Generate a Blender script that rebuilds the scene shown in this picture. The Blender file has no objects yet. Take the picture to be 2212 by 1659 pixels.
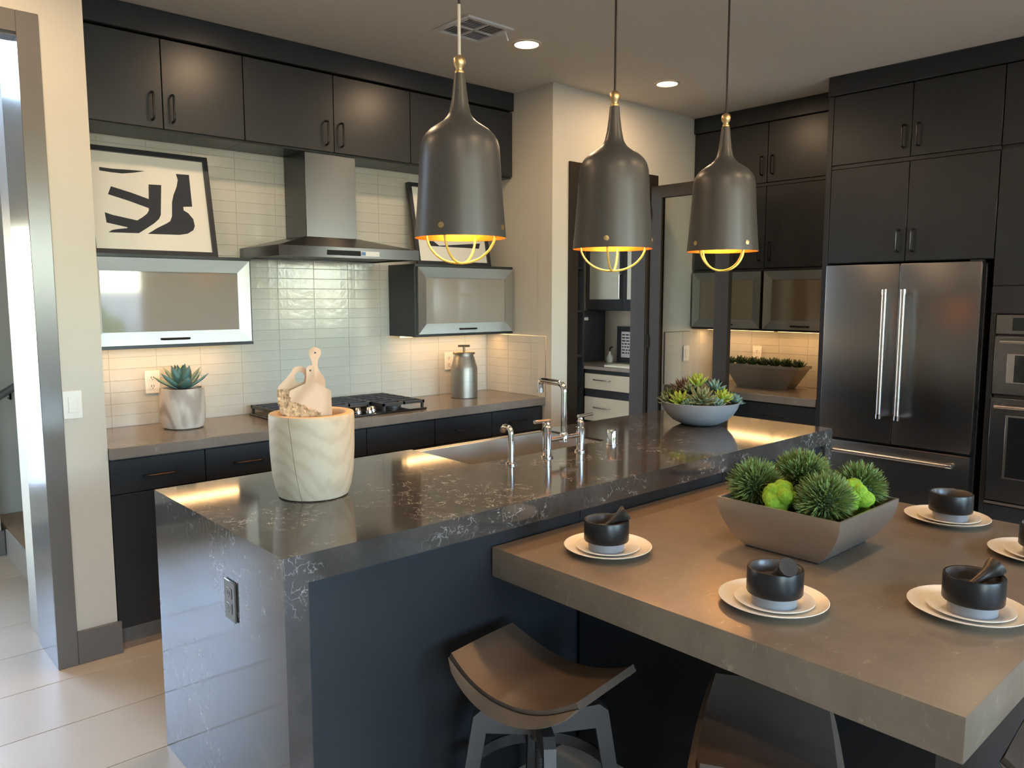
import bpy, bmesh, math, random
from mathutils import Vector, Matrix
R = math.radians
random.seed(7)
sc = bpy.context.scene
C = sc.collection

# ------------------------------------------------------------------ camera
cam_d = bpy.data.cameras.new('camera'); cam = bpy.data.objects.new('camera', cam_d); C.objects.link(cam)
cam_d.sensor_fit = 'HORIZONTAL'; cam_d.sensor_width = 36.0; cam_d.lens = 1688.296 * 36 / 2212
cam_d.clip_start = 0.02; cam_d.clip_end = 200
cam.location = (0, 0, 1.5589); cam.rotation_euler = (R(90 - 6.3219), 0, R(47.8409 - 90))
sc.camera = cam
# ------------------------------------------------------------------ view + sampling
vs = sc.view_settings
vs.view_transform = 'Standard'; vs.look = 'None'; vs.gamma = 1.0; vs.use_curve_mapping = False
vs.exposure = 0.12
cy = sc.cycles
cy.use_denoising = True
cy.sample_clamp_indirect = 6.0
cy.caustics_reflective = False; cy.caustics_refractive = False
cy.max_bounces = 8; cy.diffuse_bounces = 4; cy.glossy_bounces = 4; cy.transmission_bounces = 6; cy.transparent_max_bounces = 12
# ------------------------------------------------------------------ world sky
SKY = 4.6
w = bpy.data.worlds.new('world'); sc.world = w; w.use_nodes = True
nt = w.node_tree; nt.nodes.clear()
sky = nt.nodes.new('ShaderNodeTexSky'); sky.sky_type = 'NISHITA'; sky.sun_disc = False
sky.sun_elevation = R(42); sky.sun_rotation = R(20); sky.air_density = 1.0; sky.dust_density = 0.5
bg = nt.nodes.new('ShaderNodeBackground'); bg.inputs[1].default_value = SKY
wo = nt.nodes.new('ShaderNodeOutputWorld')
nt.links.new(sky.outputs[0], bg.inputs[0]); nt.links.new(bg.outputs[0], wo.inputs[0])
sun_d = bpy.data.lights.new('sun', 'SUN'); sun_d.energy = 3.0; sun_d.color = (1, .93, .82); sun_d.angle = R(.6)
sun = bpy.data.objects.new('sun', sun_d); C.objects.link(sun); sun.location = (8, 14, 20)
sun.rotation_euler = Vector((.62, .62, 1.0)).to_track_quat('Z', 'Y').to_euler()   # high over the house, from beyond the pantry
# light settings used by the lamps below
WARM = (1.0, 0.56, 0.24)
CAN_W, LED_W, BULB_W = 6.0, 1.6, 13.0

# ------------------------------------------------------------------ materials
def nodes(name):
    m = bpy.data.materials.new(name); m.use_nodes = True
    n = m.node_tree.nodes; l = m.node_tree.links
    return m, n, l, n['Principled BSDF']
def ramp(n, stops):
    r = n.new('ShaderNodeValToRGB'); e = r.color_ramp.elements
    while len(e) < len(stops): e.new(0.5)
    for k, (p_, c_) in enumerate(stops):
        e[k].position = p_; e[k].color = (*c_, 1) if len(c_) == 3 else c_
    return r
def coords(n, l, scale=(1, 1, 1), rot=(0, 0, 0)):
    tc = n.new('ShaderNodeTexCoord'); mp = n.new('ShaderNodeMapping')
    mp.inputs['Scale'].default_value = scale; mp.inputs['Rotation'].default_value = rot
    l.new(tc.outputs['Object'], mp.inputs[0]); return mp.outputs[0]
def noise(n, l, vec, scale, detail=4, rough=.55, dist=0):
    t = n.new('ShaderNodeTexNoise'); t.inputs['Scale'].default_value = scale; t.inputs['Detail'].default_value = detail
    t.inputs['Roughness'].default_value = rough; t.inputs['Distortion'].default_value = dist
    l.new(vec, t.inputs['Vector']); return t.outputs['Fac']
def mat(name, col, rough=.5, metal=0., spec=.5, coat=0., var=0., vscale=6., bump=0., bscale=40., aniso=0., arot=0., stretch=(1, 1, 1), emit=None, estr=0., rvar=0.):
    m, n, l, b = nodes(name)
    b.inputs['Base Color'].default_value = (*col, 1); b.inputs['Roughness'].default_value = rough
    b.inputs['Metallic'].default_value = metal; b.inputs['Specular IOR Level'].default_value = spec
    b.inputs['Coat Weight'].default_value = coat; b.inputs['Coat Roughness'].default_value = .06
    v = coords(n, l, stretch)
    if var:
        f = noise(n, l, v, vscale, 5)
        lo = tuple(max(0, c * (1 - var)) for c in col); hi = tuple(min(1, c * (1 + var)) for c in col)
        r = ramp(n, [(.3, lo), (.7, hi)]); l.new(f, r.inputs[0]); l.new(r.outputs[0], b.inputs['Base Color'])
    if rvar:
        f = noise(n, l, v, vscale * 1.7, 4); mr = n.new('ShaderNodeMapRange')
        mr.inputs[3].default_value = max(0.02, rough - rvar); mr.inputs[4].default_value = rough + rvar
        l.new(f, mr.inputs[0]); l.new(mr.outputs[0], b.inputs['Roughness'])
    if bump:
        f = noise(n, l, v, bscale, 3); bn = n.new('ShaderNodeBump'); bn.inputs['Strength'].default_value = bump
        bn.inputs['Distance'].default_value = .004; l.new(f, bn.inputs['Height']); l.new(bn.outputs[0], b.inputs['Normal'])
    if aniso:
        b.inputs['Anisotropic'].default_value = aniso; b.inputs['Anisotropic Rotation'].default_value = arot
        t = n.new('ShaderNodeTangent'); t.direction_type = 'RADIAL'; t.axis = 'Z'; l.new(t.outputs[0], b.inputs['Tangent'])
    if emit:
        b.inputs['Emission Color'].default_value = (*emit, 1); b.inputs['Emission Strength'].default_value = estr
    return m
def glass_mat(name, tint=(1, 1, 1), refl=1.0, ior=1.5, rough=.0):
    m = bpy.data.materials.new(name); m.use_nodes = True; n = m.node_tree.nodes; l = m.node_tree.links; n.clear()
    tr = n.new('ShaderNodeBsdfTransparent'); tr.inputs[0].default_value = (*tint, 1)
    gl = n.new('ShaderNodeBsdfGlossy'); gl.inputs['Roughness'].default_value = rough
    fr = n.new('ShaderNodeFresnel'); fr.inputs[0].default_value = ior
    mx = n.new('ShaderNodeMixShader'); o = n.new('ShaderNodeOutputMaterial')
    l.new(fr.outputs[0], mx.inputs[0]); l.new(tr.outputs[0], mx.inputs[1]); l.new(gl.outputs[0], mx.inputs[2]); l.new(mx.outputs[0], o.inputs[0])
    return m
def quartz_dark():
    m, n, l, b = nodes('dark_veined_quartz')
    v = coords(n, l)
    w1 = n.new('ShaderNodeTexNoise'); w1.inputs['Scale'].default_value = 9; w1.inputs['Detail'].default_value = 5; l.new(v, w1.inputs['Vector'])
    add = n.new('ShaderNodeMixRGB'); add.blend_type = 'LINEAR_LIGHT'; add.inputs[0].default_value = .16
    l.new(v, add.inputs[1]); l.new(w1.outputs['Color'], add.inputs[2])
    vo = n.new('ShaderNodeTexVoronoi'); vo.feature = 'DISTANCE_TO_EDGE'; vo.inputs['Scale'].default_value = 19; l.new(add.outputs[0], vo.inputs['Vector'])
    vr = ramp(n, [(0.0, (1, 1, 1)), (.05, (0, 0, 0))]); l.new(vo.outputs['Distance'], vr.inputs[0])
    f2 = noise(n, l, v, 2.6, 3, .6, .4); r2 = ramp(n, [(.46, (0, 0, 0)), (.60, (1, 1, 1))]); l.new(f2, r2.inputs[0])
    f3 = noise(n, l, v, 26, 3, .6); r3 = ramp(n, [(.45, (0, 0, 0)), (.6, (1, 1, 1))]); l.new(f3, r3.inputs[0])
    mu = n.new('ShaderNodeMath'); mu.operation = 'MULTIPLY'; l.new(vr.outputs[0], mu.inputs[0]); l.new(r2.outputs[0], mu.inputs[1])
    mu2 = n.new('ShaderNodeMath'); mu2.operation = 'MULTIPLY'; l.new(mu.outputs[0], mu2.inputs[0]); l.new(r3.outputs[0], mu2.inputs[1])
    f4 = noise(n, l, v, 5, 6, .65); base = ramp(n, [(.3, (.036, .033, .031)), (.75, (.070, .064, .060))]); l.new(f4, base.inputs[0])
    mx = n.new('ShaderNodeMixRGB'); l.new(mu2.outputs[0], mx.inputs[0]); l.new(base.outputs[0], mx.inputs[1]); mx.inputs[2].default_value = (.42, .41, .40, 1)
    l.new(mx.outputs[0], b.inputs['Base Color'])
    b.inputs['Roughness'].default_value = .085; b.inputs['Specular IOR Level'].default_value = .85
    return m
def quartz_taupe(name, lo, hi, fleck, rough):
    m, n, l, b = nodes(name)
    v = coords(n, l)
    f = noise(n, l, v, 7, 7, .65); base = ramp(n, [(.3, lo), (.7, hi)]); l.new(f, base.inputs[0])
    v2 = coords(n, l, (1, 2.2, 1), (0, 0, .5)); f2 = noise(n, l, v2, 22, 4, .6, .8); r2 = ramp(n, [(.63, (0, 0, 0)), (.72, (1, 1, 1))]); l.new(f2, r2.inputs[0])
    mu = n.new('ShaderNodeMath'); mu.operation = 'MULTIPLY'; mu.inputs[1].default_value = .45; l.new(r2.outputs[0], mu.inputs[0])
    mx = n.new('ShaderNodeMixRGB'); l.new(mu.outputs[0], mx.inputs[0]); l.new(base.outputs[0], mx.inputs[1]); mx.inputs[2].default_value = (*fleck, 1)
    l.new(mx.outputs[0], b.inputs['Base Color']); b.inputs['Roughness'].default_value = rough
    return m
def wood(name, lo, hi, scale=3., dist=6., rough=.5, rot=(0, 0, 0), stretch=(1, 1, 1)):
    m, n, l, b = nodes(name)
    v = coords(n, l, stretch, rot)
    wv = n.new('ShaderNodeTexWave'); wv.wave_type = 'RINGS'; wv.inputs['Scale'].default_value = scale; wv.inputs['Distortion'].default_value = dist
    wv.inputs['Detail'].default_value = 3; wv.inputs['Detail Scale'].default_value = 1.2; l.new(v, wv.inputs['Vector'])
    f = noise(n, l, v, 60, 3); ad = n.new('ShaderNodeMath'); ad.operation = 'MULTIPLY_ADD'; ad.inputs[1].default_value = .25; l.new(f, ad.inputs[0]); l.new(wv.outputs['Fac'], ad.inputs[2])
    r = ramp(n, [(.15, lo), (.75, hi)]); l.new(ad.outputs[0], r.inputs[0]); l.new(r.outputs[0], b.inputs['Base Color'])
    b.inputs['Roughness'].default_value = rough
    return m

M = {}
M['cab'] = mat('charcoal_cabinet', (.021, .0235, .027), .32, spec=.42, var=.06, vscale=3, bump=.03, bscale=120)
M['cab_edge'] = mat('cabinet_edge', (.014, .0145, .016), .5, spec=.25)
M['pull'] = mat('black_pull', (.03, .03, .032), .3, metal=.7)
M['alu_h'] = mat('brushed_aluminium_horizontal', (.31, .305, .295), .4, metal=1, aniso=.7, arot=0)
M['alu_v'] = mat('brushed_aluminium_vertical', (.50, .51, .49), .38, metal=1, aniso=.75, arot=.25)  # stiles coloured paler than the rails to paint in their brighter window reflections
M['cabglass'] = mat('back_painted_glass', (.27, .245, .215), .05, spec=.9)
M['frglass'] = mat('frosted_cabinet_glass', (.20, .165, .115), .12, spec=.6)
M['wall'] = mat('greige_paint', (.58, .54, .465), .6, var=.02, vscale=2, bump=.05, bscale=180)
M['ceil'] = mat('ceiling_paint', (.72, .67, .59), .8, bump=.04, bscale=200)
M['trim'] = mat('grey_trim_paint', (.15, .14, .13), .2, spec=.55)
M['trimb'] = mat('brown_grey_door_paint', (.026, .020, .015), .6, spec=.15)
M['white'] = mat('white_paint', (.72, .71, .69), .4)
M['plastic'] = mat('white_plastic', (.80, .78, .74), .35)
M['outgrey'] = mat('grey_plastic', (.13, .125, .12), .35)
M['outgrey2'] = mat('vent_backing', (.40, .38, .35), .7)
M['slot2'] = mat('matte_black_panel', (.012, .012, .014), .45, spec=.2)
M['slot'] = mat('dark_slot', (.05, .05, .05), .6)
M['tile'] = mat('glazed_tile', (.54, .52, .465), .14, spec=.55, var=.04, vscale=9, bump=.25, bscale=26)
M['grout'] = mat('grout', (.47, .45, .40), .8)
M['floor'] = mat('cream_porcelain', (.62, .52, .41), .34, var=.05, vscale=1.6, rvar=.06)
M['floorg'] = mat('floor_grout', (.36, .30, .235), .8)
M['counter'] = quartz_taupe('taupe_quartz', (.16, .135, .115), (.21, .18, .155), (.30, .27, .23), .24)
M['table'] = quartz_taupe('tan_grey_quartz', (.138, .105, .075), (.198, .154, .112), (.36, .30, .23), .34)
M['quartz'] = quartz_dark()
M['blackst'] = mat('black_stainless', (.20, .19, .185), .29, metal=1, aniso=.5, arot=0)
M['steel'] = mat('stainless_steel', (.55, .54, .52), .28, metal=1)
M['darksteel'] = mat('dark_steel_side', (.05, .052, .056), .4, metal=.6)
M['hood'] = mat('hood_stainless', (.115, .115, .12), .27, metal=1, aniso=.6, arot=.25)
M['chrome'] = mat('chrome', (.86, .87, .88), .05, metal=1)
M['sink'] = mat('sink_steel', (.68, .67, .65), .34, metal=1)
M['iron'] = mat('cast_iron', (.03, .032, .036), .42, spec=.6)
M['blackglass'] = mat('black_glass', (.012, .012, .013), .06, spec=.6)
M['display'] = mat('pale_display_film', (.75, .78, .80), .3)
M['blue'] = mat('blue_sticker', (.10, .25, .55), .4)
M['frame'] = mat('black_frame', (.022, .025, .032), .35)
M['paper'] = mat('art_paper', (.80, .77, .71), .5, coat=.3)
M['ink'] = mat('charcoal_ink', (.026, .030, .040), .6, spec=.3)
M['shade'] = mat('graphite_shade', (.085, .078, .072), .38, metal=.35, spec=.5)
M['gold'] = mat('gold_leaf', (.78, .30, .05), .38, metal=1, var=.12, vscale=20)
M['brass'] = mat('aged_brass', (.72, .52, .26), .36, metal=1, var=.1, vscale=30)
M['cage'] = mat('gold_wire', (.95, .62, .13), .45, metal=.25)
M['cord'] = mat('brown_black_cord', (.03, .02, .017), .7)
M['wcord'] = mat('white_cord', (.72, .68, .60), .6)
M['bulb'] = mat('warm_bulb', (1, .8, .5), .4, emit=(1, .58, .2), estr=40)
M['can'] = mat('can_light_lens', (1, .9, .75), .4, emit=(1, .70, .38), estr=16)
M['canring'] = mat('can_light_ring', (.75, .68, .58), .5)
M['led'] = mat('led_strip', (1, .85, .6), .4, emit=(1, .60, .25), estr=9)
M['stump'] = wood('pale_turned_wood', (.455, .375, .27), (.52, .44, .325), 13, 5, .55, (.5, .25, 0), (1, 1, .5))
M['stumpin'] = wood('warm_cut_wood', (.62, .40, .20), (.78, .54, .30), 6, 3, .55)
M['board'] = wood('pale_board_wood', (.50, .33, .20), (.64, .45, .30), 9, 2, .5, (0, .3, 0), (1, 1, .25))
M['bark'] = mat('rough_bark', (.50, .34, .20), .9, var=.55, vscale=70, bump=.9, bscale=90)
M['whitewash'] = wood('whitewashed_wood', (.36, .31, .27), (.58, .53, .48), 5, 8, .6, (.5, .4, 0), (1, 1, .4))
M['canister'] = mat('brushed_zinc', (.27, .26, .235), .4, metal=.8, var=.1, vscale=14, stretch=(1, 1, 8))
M['canlid'] = mat('bronze_lid', (.22, .17, .12), .4, metal=.7)
M['soil'] = mat('dark_potting_soil', (.03, .025, .02), .95, bump=.8, bscale=60)
M['concrete'] = mat('blue_grey_ceramic', (.235, .255, .285), .5, var=.06, vscale=12, bump=.05, bscale=120)
M['metalbowl'] = mat('brushed_pewter', (.44, .40, .355), .34, metal=.85, var=.05, vscale=5)
M['trough'] = mat('zinc_trough', (.40, .37, .33), .38, metal=.75)
M['plate'] = mat('cream_stoneware', (.80, .73, .62), .32, spec=.4)
M['mwood'] = mat('ebonised_wood', (.011, .011, .012), .34, spec=.4, var=.3, vscale=10, stretch=(1, 1, 9))
M['minner'] = mat('mortar_bowl_inside', (.085, .075, .068), .3, var=.15)
M['marble'] = mat('grey_marble', (.25, .26, .28), .35, var=.14, vscale=14)
M['pestle'] = mat('dark_pestle_wood', (.028, .024, .021), .4, var=.35, vscale=24)
M['leather'] = mat('brown_leather', (.072, .053, .040), .42, var=.12, vscale=10, bump=.12, bscale=160)
M['leather2'] = mat('lighter_leather_edge', (.12, .085, .058), .5, var=.15, vscale=10, bump=.1, bscale=160)  # seat flaps in a lighter brown than the seat
M['stoolm'] = mat('gunmetal_legs', (.075, .07, .068), .45, metal=.5)
M['drawer'] = mat('cream_drawer_front', (.37, .32, .24), .45)
M['bowlw'] = mat('cream_ceramic', (.60, .58, .46), .35)
M['pane'] = glass_mat('clear_pane', (.97, .985, .98))
M['frost'] = mat('pale_green_frosted_glass', (.44, .47, .40), .3)
M['carpet'] = mat('tan_carpet', (.42, .30, .20), .95, bump=.5, bscale=240)
M['ground'] = mat('pale_patio', (.40, .37, .33), .9, var=.1)
M['stucco'] = mat('white_stucco', (.72, .70, .66), .9)
M['foliage'] = mat('shrub_leaves', (.10, .15, .045), .8, var=.6, vscale=9, bump=1, bscale=14)
def leafmat(name, a, b_):
    m, n, l, b = nodes(name); v = coords(n, l)
    sp = n.new('ShaderNodeSeparateXYZ'); l.new(v, sp.inputs[0])
    r = ramp(n, [(0, a), (1, b_)]); mr = n.new('ShaderNodeMapRange'); mr.inputs[2].default_value = 1.0; l.new(sp.outputs[0], mr.inputs[0]); l.new(mr.outputs[0], r.inputs[0])
    l.new(r.outputs[0], b.inputs['Base Color']); b.inputs['Roughness'].default_value = .45; b.inputs['Subsurface Weight'].default_value = 0
    return m
M['leaf_blue'] = leafmat('blue_green_leaf', (.10, .20, .19), (.16, .27, .25))
M['leaf_lime'] = leafmat('lime_leaf', (.22, .32, .04), (.42, .48, .08))
M['leaf_sage'] = leafmat('sage_leaf', (.13, .18, .10), (.26, .29, .17))
M['leaf_dark'] = leafmat('dark_green_leaf', (.045, .08, .03), (.09, .12, .05))
M['leaf_red'] = leafmat('dark_red_leaf', (.06, .03, .02), (.12, .04, .02))
M['leaf_planter'] = leafmat('deep_green_leaf', (.02, .045, .012), (.05, .08, .02))
M['grass_core'] = mat('grass_ball_core', (.02, .045, .012), .9)
M['blade'] = mat('grass_blade', (.155, .235, .07), .55, var=.5, vscale=22)
M['moss'] = mat('lime_moss', (.19, .36, .02), .8, var=.3, vscale=60, bump=1, bscale=150)

# ------------------------------------------------------------------ mesh helpers
def NB(): return bmesh.new()
def bx(bm, x0, x1, y0, y1, z0, z1, bev=0., seg=1):
    x0, x1 = sorted((x0, x1)); y0, y1 = sorted((y0, y1)); z0, z1 = sorted((z0, z1))
    v = [bm.verts.new(p) for p in ((x0, y0, z0), (x1, y0, z0), (x1, y1, z0), (x0, y1, z0), (x0, y0, z1), (x1, y0, z1), (x1, y1, z1), (x0, y1, z1))]
    fs = [bm.faces.new([v[i] for i in f]) for f in ((3, 2, 1, 0), (4, 5, 6, 7), (0, 1, 5, 4), (1, 2, 6, 5), (2, 3, 7, 6), (3, 0, 4, 7))]
    if bev:
        es = list({e for f in fs for e in f.edges})
        bmesh.ops.bevel(bm, geom=es, offset=bev, segments=seg, affect='EDGES', profile=.6)
    return bm
def box(*a, **k): return bx(NB(), *a, **k)
def lathe(bm, prof, seg=32, c=(0, 0, 0), cap0=False, cap1=False, axis=None):
    """prof: list of (r, z)"""
    rings = []
    for r, z in prof:
        if r < 1e-6: rings.append([bm.verts.new((c[0], c[1], c[2] + z))])
        else: rings.append([bm.verts.new((c[0] + r * math.cos(2 * math.pi * i / seg), c[1] + r * math.sin(2 * math.pi * i / seg), c[2] + z)) for i in range(seg)])
    for a, b in zip(rings, rings[1:]):
        for i in range(seg):
            j = (i + 1) % seg
            if len(a) == 1 and len(b) == 1: continue
            if len(a) == 1: bm.faces.new((a[0], b[j], b[i]))
            elif len(b) == 1: bm.faces.new((a[i], a[j], b[0]))
            else: bm.faces.new((a[i], a[j], b[j], b[i]))
    if cap0 and len(rings[0]) > 1: bm.faces.new(rings[0][::-1])
    if cap1 and len(rings[-1]) > 1: bm.faces.new(rings[-1])
    return bm
def tube(bm, pts, r, seg=10, caps=True, rs=None):
    pts = [Vector(p) for p in pts]; rings = []; up = None
    for i, p in enumerate(pts):
        d = (pts[min(i + 1, len(pts) - 1)] - pts[max(i - 1, 0)]).normalized()
        if up is None:
            up = Vector((0, 0, 1)) if abs(d.z) < .9 else Vector((1, 0, 0))
        up = (up - d * up.dot(d))
        if up.length < 1e-5: up = d.orthogonal()
        up.normalize(); s = d.cross(up); rr = rs[i] if rs else r
        rings.append([bm.verts.new(p + (up * math.cos(2 * math.pi * k / seg) + s * math.sin(2 * math.pi * k / seg)) * rr) for k in range(seg)])
    for a, b in zip(rings, rings[1:]):
        for k in range(seg):
            j = (k + 1) % seg; bm.faces.new((a[k], a[j], b[j], b[k]))
    if caps: bm.faces.new(rings[0][::-1]); bm.faces.new(rings[-1])
    return bm
def bend(pts, rad=.02, n=4):
    """polyline with rounded corners"""
    P = [Vector(p) for p in pts]; out = [P[0]]
    for a, b, c in zip(P, P[1:], P[2:]):
        u = (a - b).normalized(); v = (c - b).normalized(); t = min(rad, (a - b).length * .49, (c - b).length * .49)
        p0 = b + u * t; p1 = b + v * t
        for k in range(n + 1):
            s = k / n; out.append(p0 * (1 - s) ** 2 + b * 2 * s * (1 - s) + p1 * s * s)
    out.append(P[-1]); return out
def prism(bm, poly, f, d):
    """poly in 2D, f maps (u,v,w)->3D, thickness from w=0 to w=d"""
    a = [bm.verts.new(f(u, v, 0)) for u, v in poly]; b = [bm.verts.new(f(u, v, d)) for u, v in poly]
    fa = bm.faces.new(a[::-1]); fb = bm.faces.new(b)
    for i in range(len(poly)):
        j = (i + 1) % len(poly); bm.faces.new((a[i], a[j], b[j], b[i]))
    return bm
def frustum(bm, lo, hi):
    """lo, hi: (x0,x1,y0,y1,z)"""
    v = []
    for x0, x1, y0, y1, z in (lo, hi): v += [bm.verts.new(p) for p in ((x0, y0, z), (x1, y0, z), (x1, y1, z), (x0, y1, z))]
    for f in ((3, 2, 1, 0), (4, 5, 6, 7), (0, 1, 5, 4), (1, 2, 6, 5), (2, 3, 7, 6), (3, 0, 4, 7)): bm.faces.new([v[i] for i in f])
    return bm
def wloc(o):
    v = Vector((0, 0, 0))
    while o is not None: v += o.location; o = o.parent
    return v
def obj(name, bm, m, parent=None, origin=None, kind=None, label=None, smooth=True, ang=38):
    bmesh.ops.recalc_face_normals(bm, faces=bm.faces)
    me = bpy.data.meshes.new(name)
    if parent is not None: off = wloc(parent)
    elif origin is not None: off = Vector(origin)
    else:
        xs = [v.co for v in bm.verts]
        off = Vector(((min(c.x for c in xs) + max(c.x for c in xs)) / 2, (min(c.y for c in xs) + max(c.y for c in xs)) / 2, min(c.z for c in xs)))
    if off.length: bmesh.ops.translate(bm, verts=bm.verts, vec=-off)
    bm.to_mesh(me); bm.free()
    if smooth:
        me.polygons.foreach_set('use_smooth', [True] * len(me.polygons)); me.set_sharp_from_angle(angle=R(ang))
    me.materials.append(M[m] if isinstance(m, str) else m)
    o = bpy.data.objects.new(name, me); C.objects.link(o)
    if parent is not None: o.parent = parent
    else: o.location = off
    if kind: o['kind'] = kind
    if label: o['label'] = label
    return o
def inst(name, src, parent, mtx, m=None):
    """a piece sharing mesh data, placed by a local matrix under its parent"""
    o = bpy.data.objects.new(name, src); C.objects.link(o); o.parent = parent; o.matrix_local = mtx
    return o
def thing(name, label, cat, loc=(0, 0, 0), group=None, rotz=0):
    o = bpy.data.objects.new(name, None); C.objects.link(o); o.location = loc; o.rotation_euler = (0, 0, rotz)
    o.empty_display_size = .05; o['label'] = label; o['category'] = cat
    if group: o['group'] = group
    return o
def tag(o, label, cat, group=None):
    o['label'] = label; o['category'] = cat
    if group: o['group'] = group
    return o
def dup(root, loc, rotz=0, label=None, scale=None):
    def cp(o, par):
        c = o.copy(); C.objects.link(c); c.parent = par
        for ch in list(o.children): cp(ch, c)
        return c
    kids = list(root.children)
    r = root.copy(); C.objects.link(r); r.location = loc; r.rotation_euler = (0, 0, rotz)
    if scale: r.scale = (scale,) * 3
    for ch in kids: cp(ch, r)
    if label: r['label'] = label
    return r
def S(o): o['kind'] = 'structure'; return o
def area(name, loc, rot, sx, sy, power, col, spread=180):
    d = bpy.data.lights.new(name, 'AREA'); d.shape = 'RECTANGLE'; d.size = sx; d.size_y = sy; d.energy = power; d.color = col; d.spread = R(spread)
    o = bpy.data.objects.new(name, d); C.objects.link(o); o.location = loc; o.rotation_euler = rot; return o
def portal(loc, rot, sx, sy):
    o = area('window_portal', loc, rot, sx, sy, 1, (1, 1, 1)); o.data.cycles.is_portal = True; return o

ORD = ['first', 'second', 'third', 'fourth', 'fifth', 'sixth', 'seventh', 'eighth', 'ninth', 'tenth', 'eleventh', 'twelfth', 'thirteenth']
# ------------------------------------------------------------------ dimensions
ZC = 2.8795; CT = .914
XL, XR_, YB = .93, 3.5427, 4.178          # cooking alcove: left wall, right wall, tiled back
YP = 3.5357                               # pantry wall face
XF = 5.33                                 # refrigerator wall face
IX0, IX1, IY0, IY1 = .8384, 3.7466, 1.7707, 2.7245
TX0, TX1, TY0, TY1, TZ, TZB = 1.5352, 3.0301, .4488, 1.789, .7895, .6951

# ================================================================== SETTING
fl = S(obj('floor', box(-3.5, 7.7, -4.3, 6.0, -.08, -.004), 'floorg'))
tile_me = {}
def floor_tile(x0, x1, y0, y1):
    k = (round(x1 - x0, 3), round(y1 - y0, 3))
    if k not in tile_me:
        b = box(-k[0] / 2, k[0] / 2, -k[1] / 2, k[1] / 2, -.009, 0, bev=.0012)
        me = bpy.data.meshes.new('floor_tile'); bmesh.ops.recalc_face_normals(b, faces=b.faces); b.to_mesh(me); b.free(); me.materials.append(M['floor']); tile_me[k] = me
    inst('floor_tile', tile_me[k], fl, Matrix.Translation(Vector(((x0 + x1) / 2, (y0 + y1) / 2, 0)) - fl.location))
for r in range(-20, 7):
    ya = 3.4925 + .385 * r; yb = ya + .385
    if ya < -4.25 or yb > 6.0: continue
    for c in range(-5, 8):
        xa = -.15 + 1.5 * c + (r % 3) * .16; xb = xa + 1.5
        if xb < -3.2 or xa > 4.9: continue
        if ya > 4.0 and xa > 1.0: continue
        if ya > 3.4 and xa > .9: continue
        floor_tile(xa + .0018, xb - .0018, ya + .0018, yb - .0018)

b = NB(); bx(b, -3.5, 7.7, -4.3, 3.8, ZC, ZC + .08); bx(b, .8, 3.66, 3.8, 4.30, ZC, ZC + .08); bx(b, 3.60, 6.3, 3.8, 5.42, ZC, ZC + .08)
S(obj('ceiling', b, 'ceil'))
S(obj('ceiling_hall', box(-1.6, 2.6, 3.952, 6.0, 3.70, 3.78), 'ceil'))

wr = S(obj('wall_range', box(.90, 3.66, 4.1805, 4.30, 0, 3.70), 'grout'))
# end wall of the alcove and the pantry wall with its doorway
S(obj('wall_alcove_end', box(3.5455, 3.66, 3.66, 4.1805, 0, ZC), 'wall'))
b = NB(); bx(b, XR_, 3.77, YP, 3.66, 0, ZC); bx(b, 4.50, XF + .12, YP, 3.66, 0, ZC); bx(b, 3.77, 4.50, YP, 3.66, 2.34, ZC)
wp = S(obj('wall_pantry', b, 'wall'))
wf = S(obj('wall_fridge', box(XF, XF + .12, -.2, YP, 0, ZC), 'wall'))
# left wall with the doorway to the hall
b = NB(); bx(b, .70, XL, 3.612, 4.186, 0, ZC); bx(b, .70, .90, 3.612, 4.3, ZC, 3.70)
bx(b, -.45, .70, 3.612, 3.70, 2.572, 3.70); bx(b, -3.5, -.45, 3.612, 3.95, 0, 3.70)
S(obj('wall_left', b, 'wall'))
# hall beyond the doorway
b = NB(); bx(b, -1.6, -.75, 5.5, 5.6, 0, 3.7); bx(b, .48, .80, 5.5, 5.6, 0, 3.7); bx(b, -.75, .48, 5.5, 5.6, 2.0, 2.7); bx(b, -.75, .48, 5.5, 5.6, 3.4, 3.7); bx(b, -.75, .48, 5.5, 5.6, 0, .35)
S(obj('wall_hall', b, 'wall'))
b = NB(); bx(b, .70, 2.6, 5.9, 6.0, 0, 3.0); bx(b, .70, 2.6, 5.9, 6.0, 3.62, 3.7); bx(b, 1.5, 2.6, 5.9, 6.0, 3.0, 3.62); bx(b, .70, .80, 5.6, 5.9, 0, 3.7)
S(obj('wall_stair', b, 'wall'))
S(obj('wall_hall_left', box(-1.6, -1.5, 3.95, 5.5, 0, 3.7), 'wall'))
S(obj('wall_stair_end', box(2.5, 2.6, 4.3, 5.9, 0, 3.7), 'wall'))
# great room behind the camera
WIN_B = [(-2.4, -.2, 'a'), (.9, 3.7, 'b'), (6.1, 7.45, 'c')]
b = NB(); xs = [-3.5] + [v for t in WIN_B for v in t[:2]] + [7.7]
for i in range(0, len(xs), 2): bx(b, xs[i], xs[i + 1], -4.3, -4.2, 0, ZC)
for x0, x1, _ in WIN_B: bx(b, x0, x1, -4.3, -4.2, 2.55, ZC); bx(b, x0, x1, -4.3, -4.2, 0, .15)
S(obj('wall_back', b, 'wall'))
b = NB(); bx(b, -3.5, -3.4, -4.2, 3.612, 0, ZC)
S(obj('wall_west', b, 'wall'))
S(obj('wall_east', box(7.6, 7.7, -4.2, -.2, 0, ZC), 'wall'))
S(obj('wall_nook', box(XF + .12, 7.7, -.2, -.1, 0, ZC), 'wall'))
# pantry room
S(obj('wall_pantry_back', box(3.66, 6.2, 5.30, 5.42, 0, ZC), 'wall'))
S(obj('wall_pantry_side', box(6.06, 6.2, 3.66, 5.30, 0, ZC), mat('pantry_tile_paint', (.55, .49, .38), .4)))

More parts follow.
